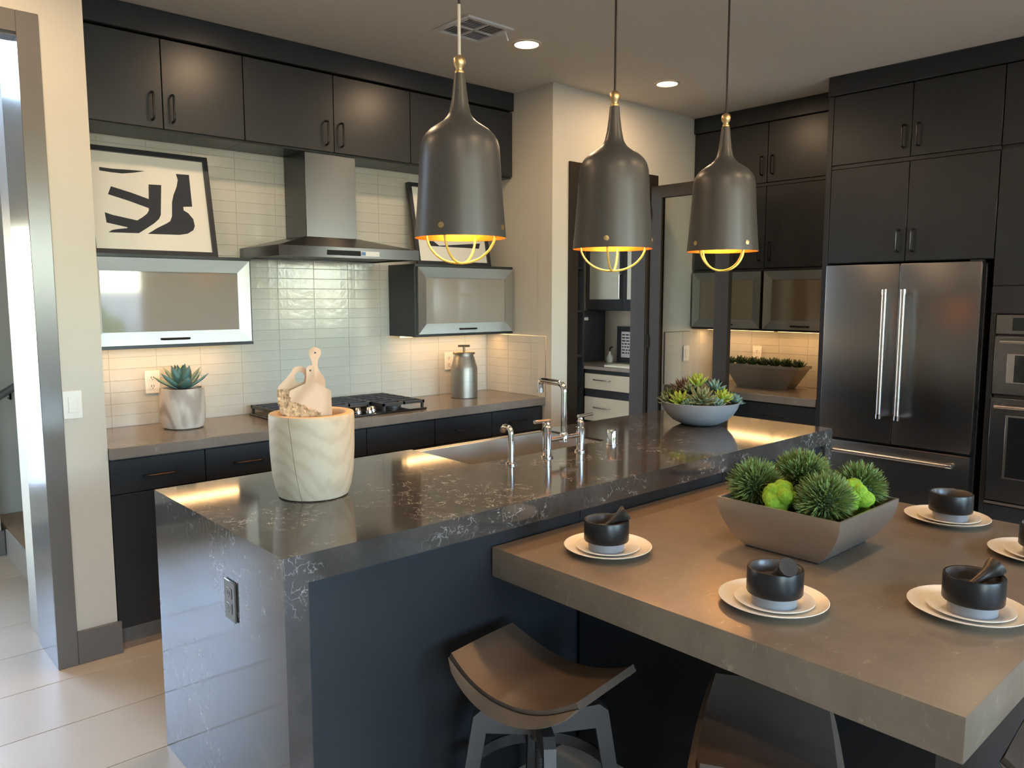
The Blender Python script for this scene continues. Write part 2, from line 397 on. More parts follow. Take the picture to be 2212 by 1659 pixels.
def window(n, axis, a0, a1, pos, z0, z1, nx, inward):
    """a window set in the wall: frame, mullions and panes"""
    def bb(bm, u0, u1, d0, d1, za, zb):
        if axis == 'y': bx(bm, u0, u1, pos + d0, pos + d1, za, zb)
        else: bx(bm, pos + d0, pos + d1, u0, u1, za, zb)
    f = NB(); t = .05
    bb(f, a0, a0 + t, -.03, .03, z0, z1); bb(f, a1 - t, a1, -.03, .03, z0, z1); bb(f, a0 + t, a1 - t, -.03, .03, z0, z0 + t); bb(f, a0 + t, a1 - t, -.03, .03, z1 - t, z1)
    w_ = S(obj('window_%d' % n, f, 'white'))
    step = (a1 - a0 - t) / nx
    for i in range(1, nx):
        m_ = NB(); c = a0 + t / 2 + step * i; bb(m_, c - .02, c + .02, -.025, .025, z0 + t, z1 - t); obj('mullion', m_, 'white', w_)
    for i in range(nx):
        m_ = NB(); c0 = a0 + t / 2 + step * i + .024; c1 = c0 + step - .048; bb(m_, c0, c1, -.002, .002, z0 + t, z1 - t); obj('pane', m_, 'pane', w_, smooth=False)
    mid = (a0 + a1) / 2; zc = (z0 + z1) / 2
    if axis == 'y': portal((mid, pos - .06 * (-inward), zc), (R(90) if inward > 0 else R(-90), 0, 0), a1 - a0, z1 - z0)
    else: portal((pos + .06 * inward, mid, zc), (0, R(-90) if inward > 0 else R(90), 0), z1 - z0, a1 - a0)
for i, (x0, x1, _) in enumerate(WIN_B): window(i + 1, 'y', x0, x1, -4.25, .15, 2.55, 3, 1)
window(4, 'y', -.75, .48, 5.55, .35, 2.0, 2, -1)
window(6, 'y', -.75, .48, 5.55, 2.7, 3.4, 2, -1)
window(5, 'y', .80, 1.5, 5.95, 3.0, 3.62, 1, -1)

# outside the windows
S(obj('ground', box(-40, 40, -40, 40, -.30, -.12), 'ground'))
nb = tag(obj('garden_wall', box(-4, 9, -10.3, -10.0, -.12, 1.7, bev=.02), 'stucco'), 'pale stucco garden wall beyond the back windows', 'wall')
for k in range(9):
    s_ = NB(); bmesh.ops.create_icosphere(s_, subdivisions=3, radius=.7)
    for v in s_.verts: v.co *= 1 + random.uniform(-.12, .12); v.co.z *= 1.1
    bmesh.ops.translate(s_, verts=s_.verts, vec=(-3 + 1.75 * k, -8.8, .66))
    tag(obj('garden_shrub', s_, 'foliage'), ORD[k] + ' rounded green shrub from the left along the garden wall outside', 'shrub', 'shrubs in the garden')

# trims ------------------------------------------------------------
b = NB(); bx(b, .69, .768, 3.598, 3.612, 0, 2.655, bev=.002); bx(b, -.53, .69, 3.598, 3.612, 2.572, 2.655, bev=.002); bx(b, -.53, -.45, 3.598, 3.612, 0, 2.572, bev=.002)
bx(b, .69, .70, 3.612, 3.956, 0, 2.572); bx(b, -.45, .69, 3.612, 3.70, 2.562, 2.572)
S(obj('trim_1', b, 'trim'))
S(obj('baseboard_left', box(.768, .944, 3.596, 3.612, 0, .145, bev=.002), 'trim'))
S(obj('baseboard_hall', box(-1.5, .815, 5.484, 5.5, 0, .155, bev=.002), 'trim'))
# pantry door casing and jamb
b = NB(); bx(b, 3.687, 3.77, 3.522, YP, 0, 2.42, bev=.002); bx(b, 4.50, 4.60, 3.522, YP, 0, 2.42, bev=.002); bx(b, 3.77, 4.50, 3.522, YP, 2.34, 2.42, bev=.002)
bx(b, 3.77, 3.785, YP, 3.665, 0, 2.34); bx(b, 4.485, 4.50, YP, 3.665, 0, 2.34); bx(b, 3.785, 4.485, YP, 3.665, 2.325, 2.34)
S(obj('trim_2', b, 'trimb'))
# glazed pantry door swung open towards the island
dr = S(thing('door_1', 'dark glazed pantry door swung open beside the refrigerator wall', 'door', (4.52, 3.515, 0)))
dx0, dx1, dya, dyb = 4.503, 4.545, 2.865, 3.512
obj('stile', box(dx0, dx1, dya, dya + .108, .012, 2.335, bev=.002), 'trimb', dr)
obj('stile', box(dx0, dx1, dyb - .095, dyb, .012, 2.335, bev=.002), 'trimb', dr)
obj('top_rail', box(dx0, dx1, dya + .108, dyb - .095, 2.25, 2.335, bev=.002), 'trimb', dr)
obj('bottom_rail', box(dx0, dx1, dya + .108, dyb - .095, .012, .25, bev=.002), 'trimb', dr)
obj('pane', box(dx0 + .018, dx0 + .024, dya + .106, dyb - .093, .248, 2.252), 'pane', dr, smooth=False)
for z in (.3, 1.2, 2.1): obj('hinge', lathe(NB(), [(.007, 0), (.007, .09)], 8, (4.497, 3.516, z), True, True), 'pull', dr)
o_ = obj('lever_handle', tube(tube(NB(), bend([(4.503, 2.91, 1.0), (4.45, 2.91, 1.0), (4.45, 3.02, 1.0)], .02), .009), bend([(4.545, 2.91, 1.0), (4.59, 2.91, 1.0), (4.59, 3.02, 1.0)], .02), .009), 'pull', dr)

# wall tiles -------------------------------------------------------
TH, TW = .0578, .2246
t_cache = {}
def wtile(parent, plane, u0, u1, z0, z1, face, sign, thick=.006):
    """one glazed tile; plane 'y': spans x, faces -y (sign -1); plane 'x': spans y, faces -x"""
    k = (plane, round(u1 - u0, 3), round(z1 - z0, 3))
    if k not in t_cache:
        w2, h2 = k[1] / 2, k[2] / 2
        if plane == 'y': b = box(-w2, w2, 0, thick, -h2, h2, bev=.0011)
        else: b = box(0, thick, -w2, w2, -h2, h2, bev=.0011)
        bmesh.ops.recalc_face_normals(b, faces=b.faces); me = bpy.data.meshes.new('wall_tile'); b.to_mesh(me); b.free(); me.materials.append(M['tile']); t_cache[k] = me
    uc, zc = (u0 + u1) / 2, (z0 + z1) / 2
    p = Vector((uc, face, zc)) if plane == 'y' else Vector((face, uc, zc))
    p += Vector((0, random.uniform(0, .0008), 0)) if plane == 'y' else Vector((random.uniform(0, .0008), 0, 0))
    tl = Matrix.Rotation(random.uniform(-.004, .004), 4, 'Z') @ Matrix.Rotation(random.uniform(-.006, .006), 4, 'X' if plane == 'y' else 'Y')
    inst('wall_tile', t_cache[k], parent, Matrix.Translation(p - parent.location) @ tl)
def tile_field(parent, plane, ua, ub, za, zb, face, u_ref, skip=None, zref=CT):
    g = .0008; i0 = math.floor((ua - u_ref) / TW); n = 0
    z = zref
    while z < zb - .005:
        z1 = min(z + TH, zb)
        i = i0
        while u_ref + i * TW < ub - .004:
            a, c = max(u_ref + i * TW, ua), min(u_ref + (i + 1) * TW, ub); i += 1
            if c - a < .012 or (skip and skip(a, c, z, z1)): continue
            wtile(parent, plane, a + g, c - g, z + g, z1 - g, face, -1)
        z = z1
def skip_r(a, c, z0, z1):
    if z0 > 1.34 and z1 < 1.74 and (c < 1.70 or a > 2.75): return True
    if z0 > 1.90 and a > 2.04 and c < 2.40: return True
    return False
tile_field(wr, 'y', XL + .001, XR_ - .009, CT, 2.334, YB, 2.226, skip_r)
we = bpy.data.objects['wall_alcove_end']
tile_field(we, 'x', 3.592, YB, CT, 1.308, XR_, YB)
obj('edge_trim', box(XR_ - .0005, 3.549, 3.586, 3.592, CT + .001, 1.312), 'steel', we)
obj('edge_trim', box(XR_ - .0005, 3.549, 3.592, YB, 1.308, 1.312), 'steel', we)
tile_field(wf, 'x', 2.336, YP - .009, CT, 1.319, XF - .0025, 2.5)
tile_field(wp, 'y', 4.722, XF - .009, CT, 1.301, YP - .0025, 4.722)
obj('edge_trim', box(4.716, 4.722, YP - .010, YP, CT + .001, 1.305), 'darksteel', wp)
obj('edge_trim', box(4.722, XF - .3, YP - .010, YP, 1.301, 1.305), 'darksteel', wp)

# crowns above the cabinets
def crown(n, *a): S(obj('trim_%d' % n, box(*a, bev=.003), 'cab'))
crown(3, XL + .002, XR_ - .002, 3.891, 4.185, 2.765, ZC - .002)
crown(4, 5.029, XF - .001, 2.347, YP - .002, 2.765, ZC - .002)
crown(5, 4.707, XF - .001, -.19, 2.345, 2.765, ZC - .002)

# staircase in the hall
st = thing('staircase', 'carpeted stairs with a white riser seen through the left doorway', 'stairs', (.83, 4.9, 0))
for k in range(5):
    obj('step', box(.83 + .27 * k, 2.49, 4.31, 5.89, .16 * k + .002 if k else 0, .16 * (k + 1), bev=.006), 'carpet', st)
    obj('riser', box(.818 + .27 * k, .829 + .27 * k, 4.31, 5.48 if k == 0 else 5.89, .16 * k, .16 * (k + 1)), 'white', st)
hr = thing('handrail', 'dark handrail climbing the stair wall through the left doorway', 'handrail', (1.2, 5.85, 1.1))
obj('rail', tube(NB(), [(.84, 5.83, .905), (2.3, 5.83, 1.80)], .024, 10), 'trim', hr)
for x in (.95, 1.6, 2.2):
    z = .905 + (x - .84) * .613; obj('bracket', tube(NB(), [(x, 5.899, z - .06), (x, 5.83, z - .06), (x, 5.83, z - .015)], .007, 6), 'pull', hr)

# ================================================================== CABINETS
def vpull(p, out, L=.125, r=.0055, proud=.03):
    """arched pull along z; p = centre on the door face; out = unit vector"""
    p = Vector(p); o = Vector(out); z = Vector((0, 0, L / 2))
    return tube(NB(), bend([p + z, p + z * .96 + o * proud, p - z * .96 + o * proud, p - z], .016, 3), r, 8)
def hpull(p, out, along, L=.14, r=.005, proud=.028):
    p = Vector(p); o = Vector(out); a = Vector(along) * (L / 2)
    return tube(NB(), bend([p + a, p + a * .96 + o * proud, p - a * .96 + o * proud, p - a], .016, 3), r, 8)
G = .0022
def upper_y(name, label, x0, x1, z0, z1, handles, group='upper cabinets on the cooking wall'):
    """two-door cabinet on the cooking wall"""
    t = thing(name, label, 'cabinet', ((x0 + x1) / 2, 4.05, z0), group)
    obj('body', box(x0 + .001, x1 - .001, 3.927, 4.177, z0 - .008, z1 + .004), 'cab', t)
    xm = (x0 + x1) / 2
    for i, (a, c) in enumerate(((x0, xm), (xm, x1))):
        d = obj('door', box(a + G, c - G, 3.906, 3.926, z0 + .002, z1, bev=.0012), 'cab', t)
        hx = c - .05 if i == 0 else a + .042
        obj('handle', vpull((hx, 3.906, z0 + .098), (0, -1, 0)), 'pull', d)
    return t
upper_y('wall_cabinet', 'charcoal two-door upper cabinet at the left end, above the framed print', XL + .002, 1.722, 2.345, 2.755, 1)
upper_y('wall_cabinet', 'charcoal two-door upper cabinet directly above the range hood', 1.722, 2.731, 2.345, 2.755, 1)
upper_y('wall_cabinet', 'charcoal two-door upper cabinet at the right end, partly behind the first pendant', 2.731, XR_ - .002, 2.345, 2.755, 1)

def mitred(t, plane, face, u0, u1, z0, z1, wd, thick, out):
    """four mitred aluminium frame members as parts; returns nothing"""
    def f(u, z, d):
        return (u, face + d * -out, z) if plane == 'y' else (face + d * -out, u, z)
    A = [(u0, z0), (u1, z0), (u1, z1), (u0, z1)]; Bq = [(u0 + wd, z0 + wd), (u1 - wd, z0 + wd), (u1 - wd, z1 - wd), (u0 + wd, z1 - wd)]
    for i, nm in enumerate(('bottom_rail', 'stile', 'top_rail', 'stile')):
        j = (i + 1) % 4; bm = NB(); P = [A[i], A[j], Bq[j], Bq[i]]
        # the inner edge lies slightly deeper than the outer one
        fr = [bm.verts.new(f(u, z, 0 if k < 2 else .006)) for k, (u, z) in enumerate(P)]
        bk = [bm.verts.new(f(u, z, thick)) for u, z in P]
        bm.faces.new(fr); bm.faces.new(bk[::-1])
        for k in range(4): bm.faces.new((fr[k], fr[(k + 1) % 4], bk[(k + 1) % 4], bk[k]))
        obj(nm, bm, 'alu_h' if i % 2 == 0 else 'alu_v', t, smooth=False)
def glass_cab_y(label, x0, x1):
    t = thing('glass_front_cabinet', label, 'cabinet', ((x0 + x1) / 2, 4.05, 1.319), 'aluminium framed lift-up cabinets on the cooking wall')
    b = NB(); bx(b, x0, x1, 3.893, 4.177, 1.319, 1.333); bx(b, x0, x1, 3.893, 4.177, 1.745, 1.759)
    bx(b, x0, x0 + .016, 3.900, 4.177, 1.333, 1.745); bx(b, x1 - .016, x1, 3.900, 4.177, 1.333, 1.745); bx(b, x0 + .016, x1 - .016, 4.16, 4.177, 1.333, 1.745); bx(b, x0 + .016, x1 - .016, 3.915, 3.925, 1.333, 1.745)
    obj('body', b, 'cab', t)
    d = obj('door', box(x0 + .06, x1 - .06, 3.889, 3.895, 1.395, 1.683), 'cabglass', t, label='smooth taupe glass panel')
    mitred(d, 'y', 3.879, x0 + .014, x1 - .014, 1.336, 1.742, .062, .02, -1)
    xm = (x0 + x1) / 2
    obj('handle', hpull((xm, 3.880, 1.362), (0, -1, 0), (1, 0, 0), .13, .0055, .016), 'pull', d)
    # warm light strip under the cabinet
    obj('light_strip', box(x0 + .03, x1 - .03, 4.085, 4.105, 1.309, 1.318), 'led', t)
    area('under_cabinet_light', (xm, 4.06, 1.306), (R(-12), 0, 0), x1 - x0 - .08, .012, LED_W, WARM)
glass_cab_y('aluminium framed glass cabinet under the leaning print beside the left wall', XL + .002, 1.722)
glass_cab_y('aluminium framed glass cabinet right of the range hood', 2.74, XR_ - .012)

# base cabinets on the cooking wall
def base_y(label, x0, x1, nd, handle=True):
    t = thing('base_cabinet', label, 'cabinet', ((x0 + x1) / 2, 3.9, 0), 'base cabinets on the cooking wall')
    obj('body', box(x0 + .001, x1 - .001, 3.632, 4.177, .10, .862), 'cab', t)
    obj('toe_kick', box(x0 + .001, x1 - .001, 3.70, 3.712, .001, .0995), 'counter', t)  # taupe tone paints in the light reflected into the recess
    wd = (x1 - x0) / nd
    for i in range(nd):
        a, c = x0 + wd * i, x0 + wd * (i + 1)
        d = obj('drawer', box(a + G, c - G, 3.612, 3.631, .708, .855, bev=.0012), 'cab', t)
        if handle: obj('handle', hpull(((a + c) / 2, 3.612, .777), (0, -1, 0), (1, 0, 0)), 'pull', d)
        d = obj('door', box(a + G, c - G, 3.612, 3.631, .102, .703, bev=.0012), 'cab', t)
        obj('handle', vpull((c - .045 if i == 0 else a + .045, 3.612, .62), (0, -1, 0)), 'pull', d)
base_y('dark base cabinet with drawers beside the left wall, under the potted succulent', XL + .002, 1.755, 2)
base_y('dark base cabinet under the gas cooktop', 1.757, 2.668, 2, False)
base_y('dark base cabinet with drawers under the metal canister', 2.67, XR_ - .002, 2)
tag(obj('countertop', box(XL + .002, XR_ - .0015, 3.588, YB - .001, .8645, CT, bev=.003), 'counter'), 'taupe stone countertop along the cooking wall', 'countertop')

# fridge wall: shallow uppers
def upper_x(label, y0, y1, z0, z1, xf, hl='bottom', doors=None, group='dark cabinets on the refrigerator wall'):
    t = thing('wall_cabinet', label, 'cabinet', (xf + .15, (y0 + y1) / 2, z0), group)
    obj('body', box(xf + .021, XF - .001, y0 + .001, y1 - .001, z0, z1), 'cab', t)
    dl = doors or [(y0, (y0 + y1) / 2), ((y0 + y1) / 2, y1)]
    for i, (a, c) in enumerate(dl):
        d = obj('door', box(xf, xf + .02, a + G, c - G, z0 + .003, z1 - .003, bev=.0012), 'cab', t)
        hy = (c - .04) if i == 0 else (a + .04)
        if len(dl) == 1: hy = c - .04
        obj('handle', vpull((xf, hy, z0 + .118), (-1, 0, 0)), 'pull', d)
upper_x('topmost dark cabinet next to the pantry wall, level with the ceiling trim', 2.347, YP - .003, 2.352, 2.763, 5.045, doors=[(2.347, 2.93), (2.93, YP - .003)])
upper_x('tall dark cabinet over the glass doors, left of the refrigerator', 2.347, YP - .003, 1.762, 2.33, 5.045, doors=[(2.347, 2.93), (2.93, YP - .003)])
S(obj('trim_6', box(5.05, XF - .001, 2.347, YP - .003, 2.331, 2.351), 'cab'))
def glass_cab_x(label, y0, y1):
    t = thing('glass_front_cabinet', label, 'cabinet', (5.2, (y0 + y1) / 2, 1.323), 'glass cabinets over the side counter')
    b = NB(); bx(b, 5.045, XF - .009, y0, y1, 1.321, 1.335); bx(b, 5.045, XF - .009, y0, y1, 1.745, 1.759); bx(b, 5.06, XF - .009, y0, y0 + .014, 1.335, 1.745); bx(b, 5.06, XF - .009, y1 - .014, y1, 1.335, 1.745); bx(b, 5.07, 5.08, y0 + .014, y1 - .014, 1.335, 1.745)
    obj('body', b, 'cab', t)
    d = obj('door', box(5.04, 5.046, y0 + .06, y1 - .06, 1.395, 1.685), 'frglass', t, label='frosted amber glass panel')
    mitred(d, 'x', 5.03, y0 + .01, y1 - .01, 1.337, 1.742, .062, .02, -1)
    ym = (y0 + y1) / 2; obj('handle', hpull((5.031, ym, 1.362), (-1, 0, 0), (0, 1, 0), .13, .0055, .016), 'pull', d)
    obj('light_strip', box(5.235, 5.255, y0 + .02, y1 - .02, 1.311, 1.32), 'led', t)
glass_cab_x('frosted glass cabinet with aluminium frame beside the pantry wall, behind the open door', 2.932, YP - .012)
glass_cab_x('frosted glass cabinet with aluminium frame next to the refrigerator', 2.347, 2.93)
area('under_cabinet_light', (5.20, 2.94, 1.308), (0, R(12), 0), .012, 1.12, LED_W * 1.5, WARM)
t = thing('base_cabinet', 'black base cabinet under the side counter by the refrigerator', 'cabinet', (5.0, 2.9, 0))
obj('body', box(4.762, XF - .001, 2.347, YP - .003, .10, .862), 'cab', t); obj('toe_kick', box(4.83, 4.84, 2.347, YP - .003, .001, .0995), 'cab_edge', t)
for a, c in ((2.347, 2.938), (2.942, YP - .003)):
    d = obj('drawer', box(4.742, 4.761, a + G, c - G, .708, .855, bev=.0012), 'cab', t); obj('handle', hpull((4.742, (a + c) / 2, .777), (-1, 0, 0), (0, 1, 0)), 'pull', d)
    d = obj('door', box(4.742, 4.761, a + G, c - G, .102, .703, bev=.0012), 'cab', t); obj('handle', vpull((4.742, c - .05, .62), (-1, 0, 0)), 'pull', d)
tag(obj('countertop', box(4.718, XF - .009, 2.347, YP - .0095, .8645, CT, bev=.003), 'counter'), 'short taupe side countertop between pantry wall and refrigerator', 'countertop')
# refrigerator surround
tag(obj('refrigerator_enclosure', box(4.722, XF - .001, 2.312, 2.345, 0, 2.763, bev=.001), 'cab'), 'dark full-height board on the left side of the refrigerator', 'enclosure')
upper_x('topmost dark two-door cabinet over the refrigerator', 1.397, 2.311, 2.352, 2.763, 4.722, doors=[(1.397, 1.853), (1.853, 2.311)])
upper_x('dark two-door cabinet right above the refrigerator doors', 1.397, 2.311, 1.765, 2.33, 4.722, doors=[(1.397, 1.853), (1.853, 2.311)])
S(obj('trim_7', box(4.727, XF - .001, 1.397, 2.311, 2.331, 2.351), 'cab'))
# oven tower
t = thing('oven_cabinet', 'tall dark cabinet housing the ovens at the right edge', 'cabinet', (5.0, 1.0, 0))
b = NB(); bx(b, 4.738, XF - .001, 1.366, 1.395, 0, 2.763); bx(b, 4.738, XF - .001, .57, .60, 0, 2.763); bx(b, 4.738, XF - .001, .60, 1.366, 1.472, 2.763); bx(b, 4.80, XF - .001, .60, 1.366, .0, .44)
obj('body', b, 'cab', t)
obj('panel', box(4.722, 4.737, .572, 1.393, 1.474, 1.618, bev=.001), 'cab', t)
for a, c, z0, z1 in ((.572, .981, 1.623, 2.33), (.985, 1.393, 1.623, 2.33), (.572, .981, 2.352, 2.76), (.985, 1.393, 2.352, 2.76)):
    d = obj('door', box(4.722, 4.737, a, c, z0, z1, bev=.001), 'cab', t); obj('handle', vpull((4.722, c - .04 if a < .9 else a + .04, z0 + .118), (-1, 0, 0)), 'pull', d)
obj('stile', box(4.722, 4.737, 1.367, 1.393, .02, 1.472, bev=.001), 'cab', t)
obj('drawer', box(4.722, 4.737, .60, 1.365, .06, .44, bev=.001), 'cab', t)

# ================================================================== APPLIANCES
f = thing('refrigerator', 'black stainless french-door refrigerator with long bar handles', 'refrigerator', (5.0, 1.86, 0))
obj('body', box(4.745, XF - .004, 1.43, 2.30, .03, 1.745, bev=.004), 'darksteel', f)
for y0, y1, hy in ((1.8625, 2.297, 1.915), (1.437, 1.8585, 1.812)):
    d = obj('door', box(4.680, 4.743, y0, y1, .703, 1.752, bev=.006, seg=2), 'blackst', f)
    h = obj('handle', tube(NB(), [(4.622, hy, .858), (4.622, hy, 1.60)], .0145, 14), 'steel', d)
    for z in (.868, 1.590): obj('handle_bracket', tube(tube(NB(), [(4.682, hy, z), (4.618, hy, z)], .011, 10), [(4.622, hy, z - .014), (4.622, hy, z + .014)], .0165, 14), 'chrome', d)
    obj('edge_strip', box(4.684, 4.742, y0 - .0015, y0 - .0002, .72, 1.74), 'steel', d)
d = obj('freezer_drawer', box(4.680, 4.743, 1.437, 2.297, .11, .688, bev=.006, seg=2), 'blackst', f)
obj('handle', tube(NB(), [(4.622, 1.505, .634), (4.622, 2.20, .634)], .0135, 14), 'steel', d)
for y in (1.52, 2.185): obj('handle_bracket', tube(tube(NB(), [(4.682, y, .634), (4.618, y, .634)], .010, 10), [(4.622, y - .014, .634), (4.622, y + .014, .634)], .0155, 14), 'chrome', d)
obj('hinge_cap', box(4.684, 4.735, 1.44, 1.50, 1.7525, 1.760, bev=.002), 'darksteel', f)
obj('kick_plate', box(4.72, 4.744, 1.44, 2.29, .03, .105), 'darksteel', f)
for y in (1.47, 2.26): obj('foot', lathe(NB(), [(.02, 0), (.02, .032)], 12, (4.80, y, 0), True, True), 'slot', f)

ov = thing('wall_oven', 'dark steel double wall oven with bar handles at the right edge', 'oven', (5.0, .98, .44))
obj('body', box(4.74, 5.25, .605, 1.362, .446, 1.468), 'darksteel', ov)
p_ = obj('control_panel', box(4.712, 4.739, .605, 1.362, 1.366, 1.468, bev=.002), 'blackst', ov)
obj('display', box(4.710, 4.7125, .70, 1.285, 1.385, 1.452), 'blackglass', p_)
d = obj('door', box(4.706, 4.739, .605, 1.362, 1.045, 1.355, bev=.003), 'blackst', ov)
obj('handle', tube(NB(), [(4.655, .65, 1.328), (4.655, 1.322, 1.328)], .011, 12), 'steel', d)
for y in (.68, 1.30): obj('handle_bracket', tube(NB(), [(4.707, y, 1.328), (4.652, y, 1.328)], .009, 8), 'steel', d)
obj('window_frame', box(4.703, 4.7065, .68, 1.298, 1.108, 1.262, bev=.001), 'steel', d); obj('window_glass', box(4.7015, 4.7035, .70, 1.262, 1.114, 1.256), 'blackglass', d)
d = obj('door', box(4.706, 4.739, .605, 1.362, .468, 1.025, bev=.003), 'blackst', ov)
obj('handle', tube(NB(), [(4.655, .65, .985), (4.655, 1.330, .985)], .011, 12), 'steel', d)
for y in (.68, 1.305): obj('handle_bracket', tube(NB(), [(4.707, y, .985), (4.652, y, .985)], .009, 8), 'steel', d)
obj('window_frame', box(4.703, 4.7065, .68, 1.285, .595, .935, bev=.001), 'steel', d); obj('window_glass', box(4.7015, 4.7035, .695, 1.272, .603, .927), 'blackglass', d)
obj('trim_strip', box(4.704, 4.739, .605, 1.362, .448, .462), 'steel', ov)

# range hood
h = thing('range_hood', 'black stainless chimney range hood above the gas cooktop', 'range hood', (2.213, 4.05, 1.765))
b = NB(); x0, x1, y0, y1 = 1.787, 2.638, 3.705, 4.176
bx(b, x0, x1, y0, y0 + .012, 1.768, 1.822); bx(b, x0, x0 + .012, y0 + .012, y1, 1.768, 1.822); bx(b, x1 - .012, x1, y0 + .012, y1, 1.768, 1.822); bx(b, x0 + .012, x1 - .012, y1 - .012, y1, 1.768, 1.822)
frustum(b, (x0, x1, y0, y1, 1.822), (2.055, 2.372, 3.93, 4.1765, 1.888))
obj('canopy', b, 'hood', h, smooth=False)
obj('chimney', box(2.060, 2.370, 3.932, 4.1765, 1.885, 2.3365, bev=.0015), 'hood', h)
b = NB(); bx(b, x0 + .0125, x1 - .0125, y0 + .0125, y1 - .0125, 1.782, 1.79); u_ = obj('underside', b, 'steel', h)
for xa, xb in ((1.83, 2.205), (2.22, 2.595)): obj('grease_filter', box(xa, xb, 3.76, 4.12, 1.774, 1.7815, bev=.001), 'darksteel', h)
pn = obj('control_panel', box(2.055, 2.255, 3.7025, 3.7049, 1.780, 1.806), 'slot2', h)
obj('display_film', box(2.256, 2.372, 3.7025, 3.7049, 1.780, 1.806), 'display', h); obj('sticker', box(2.259, 2.285, 3.7015, 3.7024, 1.784, 1.802), 'blue', h)

# gas cooktop
ck = thing('gas_cooktop', 'black gas cooktop with cast iron grates on the taupe counter', 'cooktop', (2.22, 3.89, CT))
ka, kb, kc, kd = 1.785, 2.655, 3.665, 4.135
obj('base_plate', box(ka, kb, kc, kd, CT + .001, CT + .012, bev=.004), 'blackglass', ck)
for (bxx, byy, br) in ((1.93, 3.80, .04), (1.93, 4.02, .045), (2.22, 3.98, .055), (2.51, 3.80, .045), (2.51, 4.02, .04)):
    bu = obj('burner', lathe(NB(), [(br, .0122), (br, .022), (br * .75, .024), (br * .75, .030), (0, .031)], 24, (bxx, byy, CT)), 'iron', ck)
gz0, gz1 = CT + .040, CT + .055
for gx0, gx1, gy0 in ((1.795, 2.075, 3.68), (2.08, 2.36, 3.80), (2.365, 2.645, 3.68)):
    b = NB(); gy1 = 4.125
    for y in (gy0, gy1 - .014): bx(b, gx0, gx1, y, y + .014, gz0, gz1)
    for x in (gx0, gx1 - .012): bx(b, x, x + .012, gy0, gy1, gz0 - .001, gz1 + .001)
    bx(b, (gx0 + gx1) / 2 - .006, (gx0 + gx1) / 2 + .006, gy0, gy1, gz0, gz1)
    ny = 5 if gy0 < 3.7 else 4
    for k in range(1, ny + 1):
        y = gy0 + (gy1 - gy0) * k / (ny + 1); bx(b, gx0 + .012, gx1 - .012, y - .005, y + .005, gz0 + .002, gz1 + .004)
    for x in (gx0 + .004, gx1 - .016):
        for y in (gy0 + .002, gy1 - .016): bx(b, x, x + .012, y, y + .014, CT + .0122, gz0)
    obj('grate', b, 'iron', ck)
for kx, ky in ((2.115, 3.735), (2.175, 3.715), (2.235, 3.735), (2.295, 3.715), (2.335, 3.745)):
    kn = obj('knob', lathe(NB(), [(.021, .0122), (.021, .016), (.017, .018), (.015, .036), (.012, .040), (0, .041)], 20, (kx, ky, CT)), 'chrome', ck)

# ================================================================== FRAMED PRINTS
S1 = [(.076, .419), (.134, .417), (.21, .42), (.282, .421), (.227, .407), (.176, .398), (.126, .399), (.076, .402)]
S2 = [(.119, .33), (.204, .308), (.286, .282), (.293, .356), (.353, .358), (.335, .207), (.324, .185), (.298, .161), (.263, .136), (.222, .108), (.085, .105), (.103, .117), (.128, .123), (.171, .13), (.174, .134), (.158, .137), (.082, .152), (.079, .201), (.111, .191), (.172, .18), (.221, .171), (.249, .19), (.271, .209), (.28, .224), (.281, .236), (.193, .265), (.102, .29)]
S3 = [(.431, .423), (.496, .425), (.494, .26), (.449, .256), (.449, .238), (.471, .224), (.492, .196), (.496, .16), (.486, .138), (.455, .118), (.413, .11), (.263, .107), (.309, .138), (.358, .165), (.377, .178), (.388, .203), (.396, .275), (.407, .312), (.427, .356), (.437, .393)]
P2 = [[(.10, .155), (.115, .123), (.52, .122), (.535, .158), (.19, .128), (.15, .155)], [(.12, .42), (.30, .43), (.32, .30), (.20, .24), (.12, .30)], [(.36, .43), (.50, .43), (.50, .24), (.42, .22), (.38, .33)]]
def framed(label, x0, wd, shapes):
    ht = .522; bw = .024
    base = Vector((x0, 4.058, 1.7605)); e = Vector((0, .1, .515)).normalized(); nrm = Vector((0, -.515, .1)).normalized()
    def f(u, v, w_): return base + Vector((u, 0, 0)) + e * v + nrm * w_
    t = thing('framed_print', label, 'picture', base + Vector((wd / 2, 0, 0)), 'black framed abstract prints')
    b = NB()
    prism(b, [(0, 0), (wd, 0), (wd, bw), (0, bw)], f, .022); prism(b, [(0, ht - bw), (wd, ht - bw), (wd, ht), (0, ht)], f, .022)
    prism(b, [(0, bw), (bw, bw), (bw, ht - bw), (0, ht - bw)], f, .022); prism(b, [(wd - bw, bw), (wd, bw), (wd, ht - bw), (wd - bw, ht - bw)], f, .022)
    obj('frame', b, 'frame', t)
    pr = obj('print', prism(NB(), [(bw, bw), (wd - bw, bw), (wd - bw, ht - bw), (bw, ht - bw)], f, .010), 'paper', t, label='cream print with bold dark cut-out shapes')
    for s in shapes:
        o = obj('printed_shape', prism(NB(), s, lambda u, v, w_: f(u, v, .010 + w_), .0006), 'ink', pr, smooth=False)
framed('leaning black framed print with a bold dark abstract motif, left of the hood', 1.02, .594, [S1, S2, S3])
framed('leaning black framed print right of the hood, mostly hidden by the first pendant', 2.868, .60, P2)

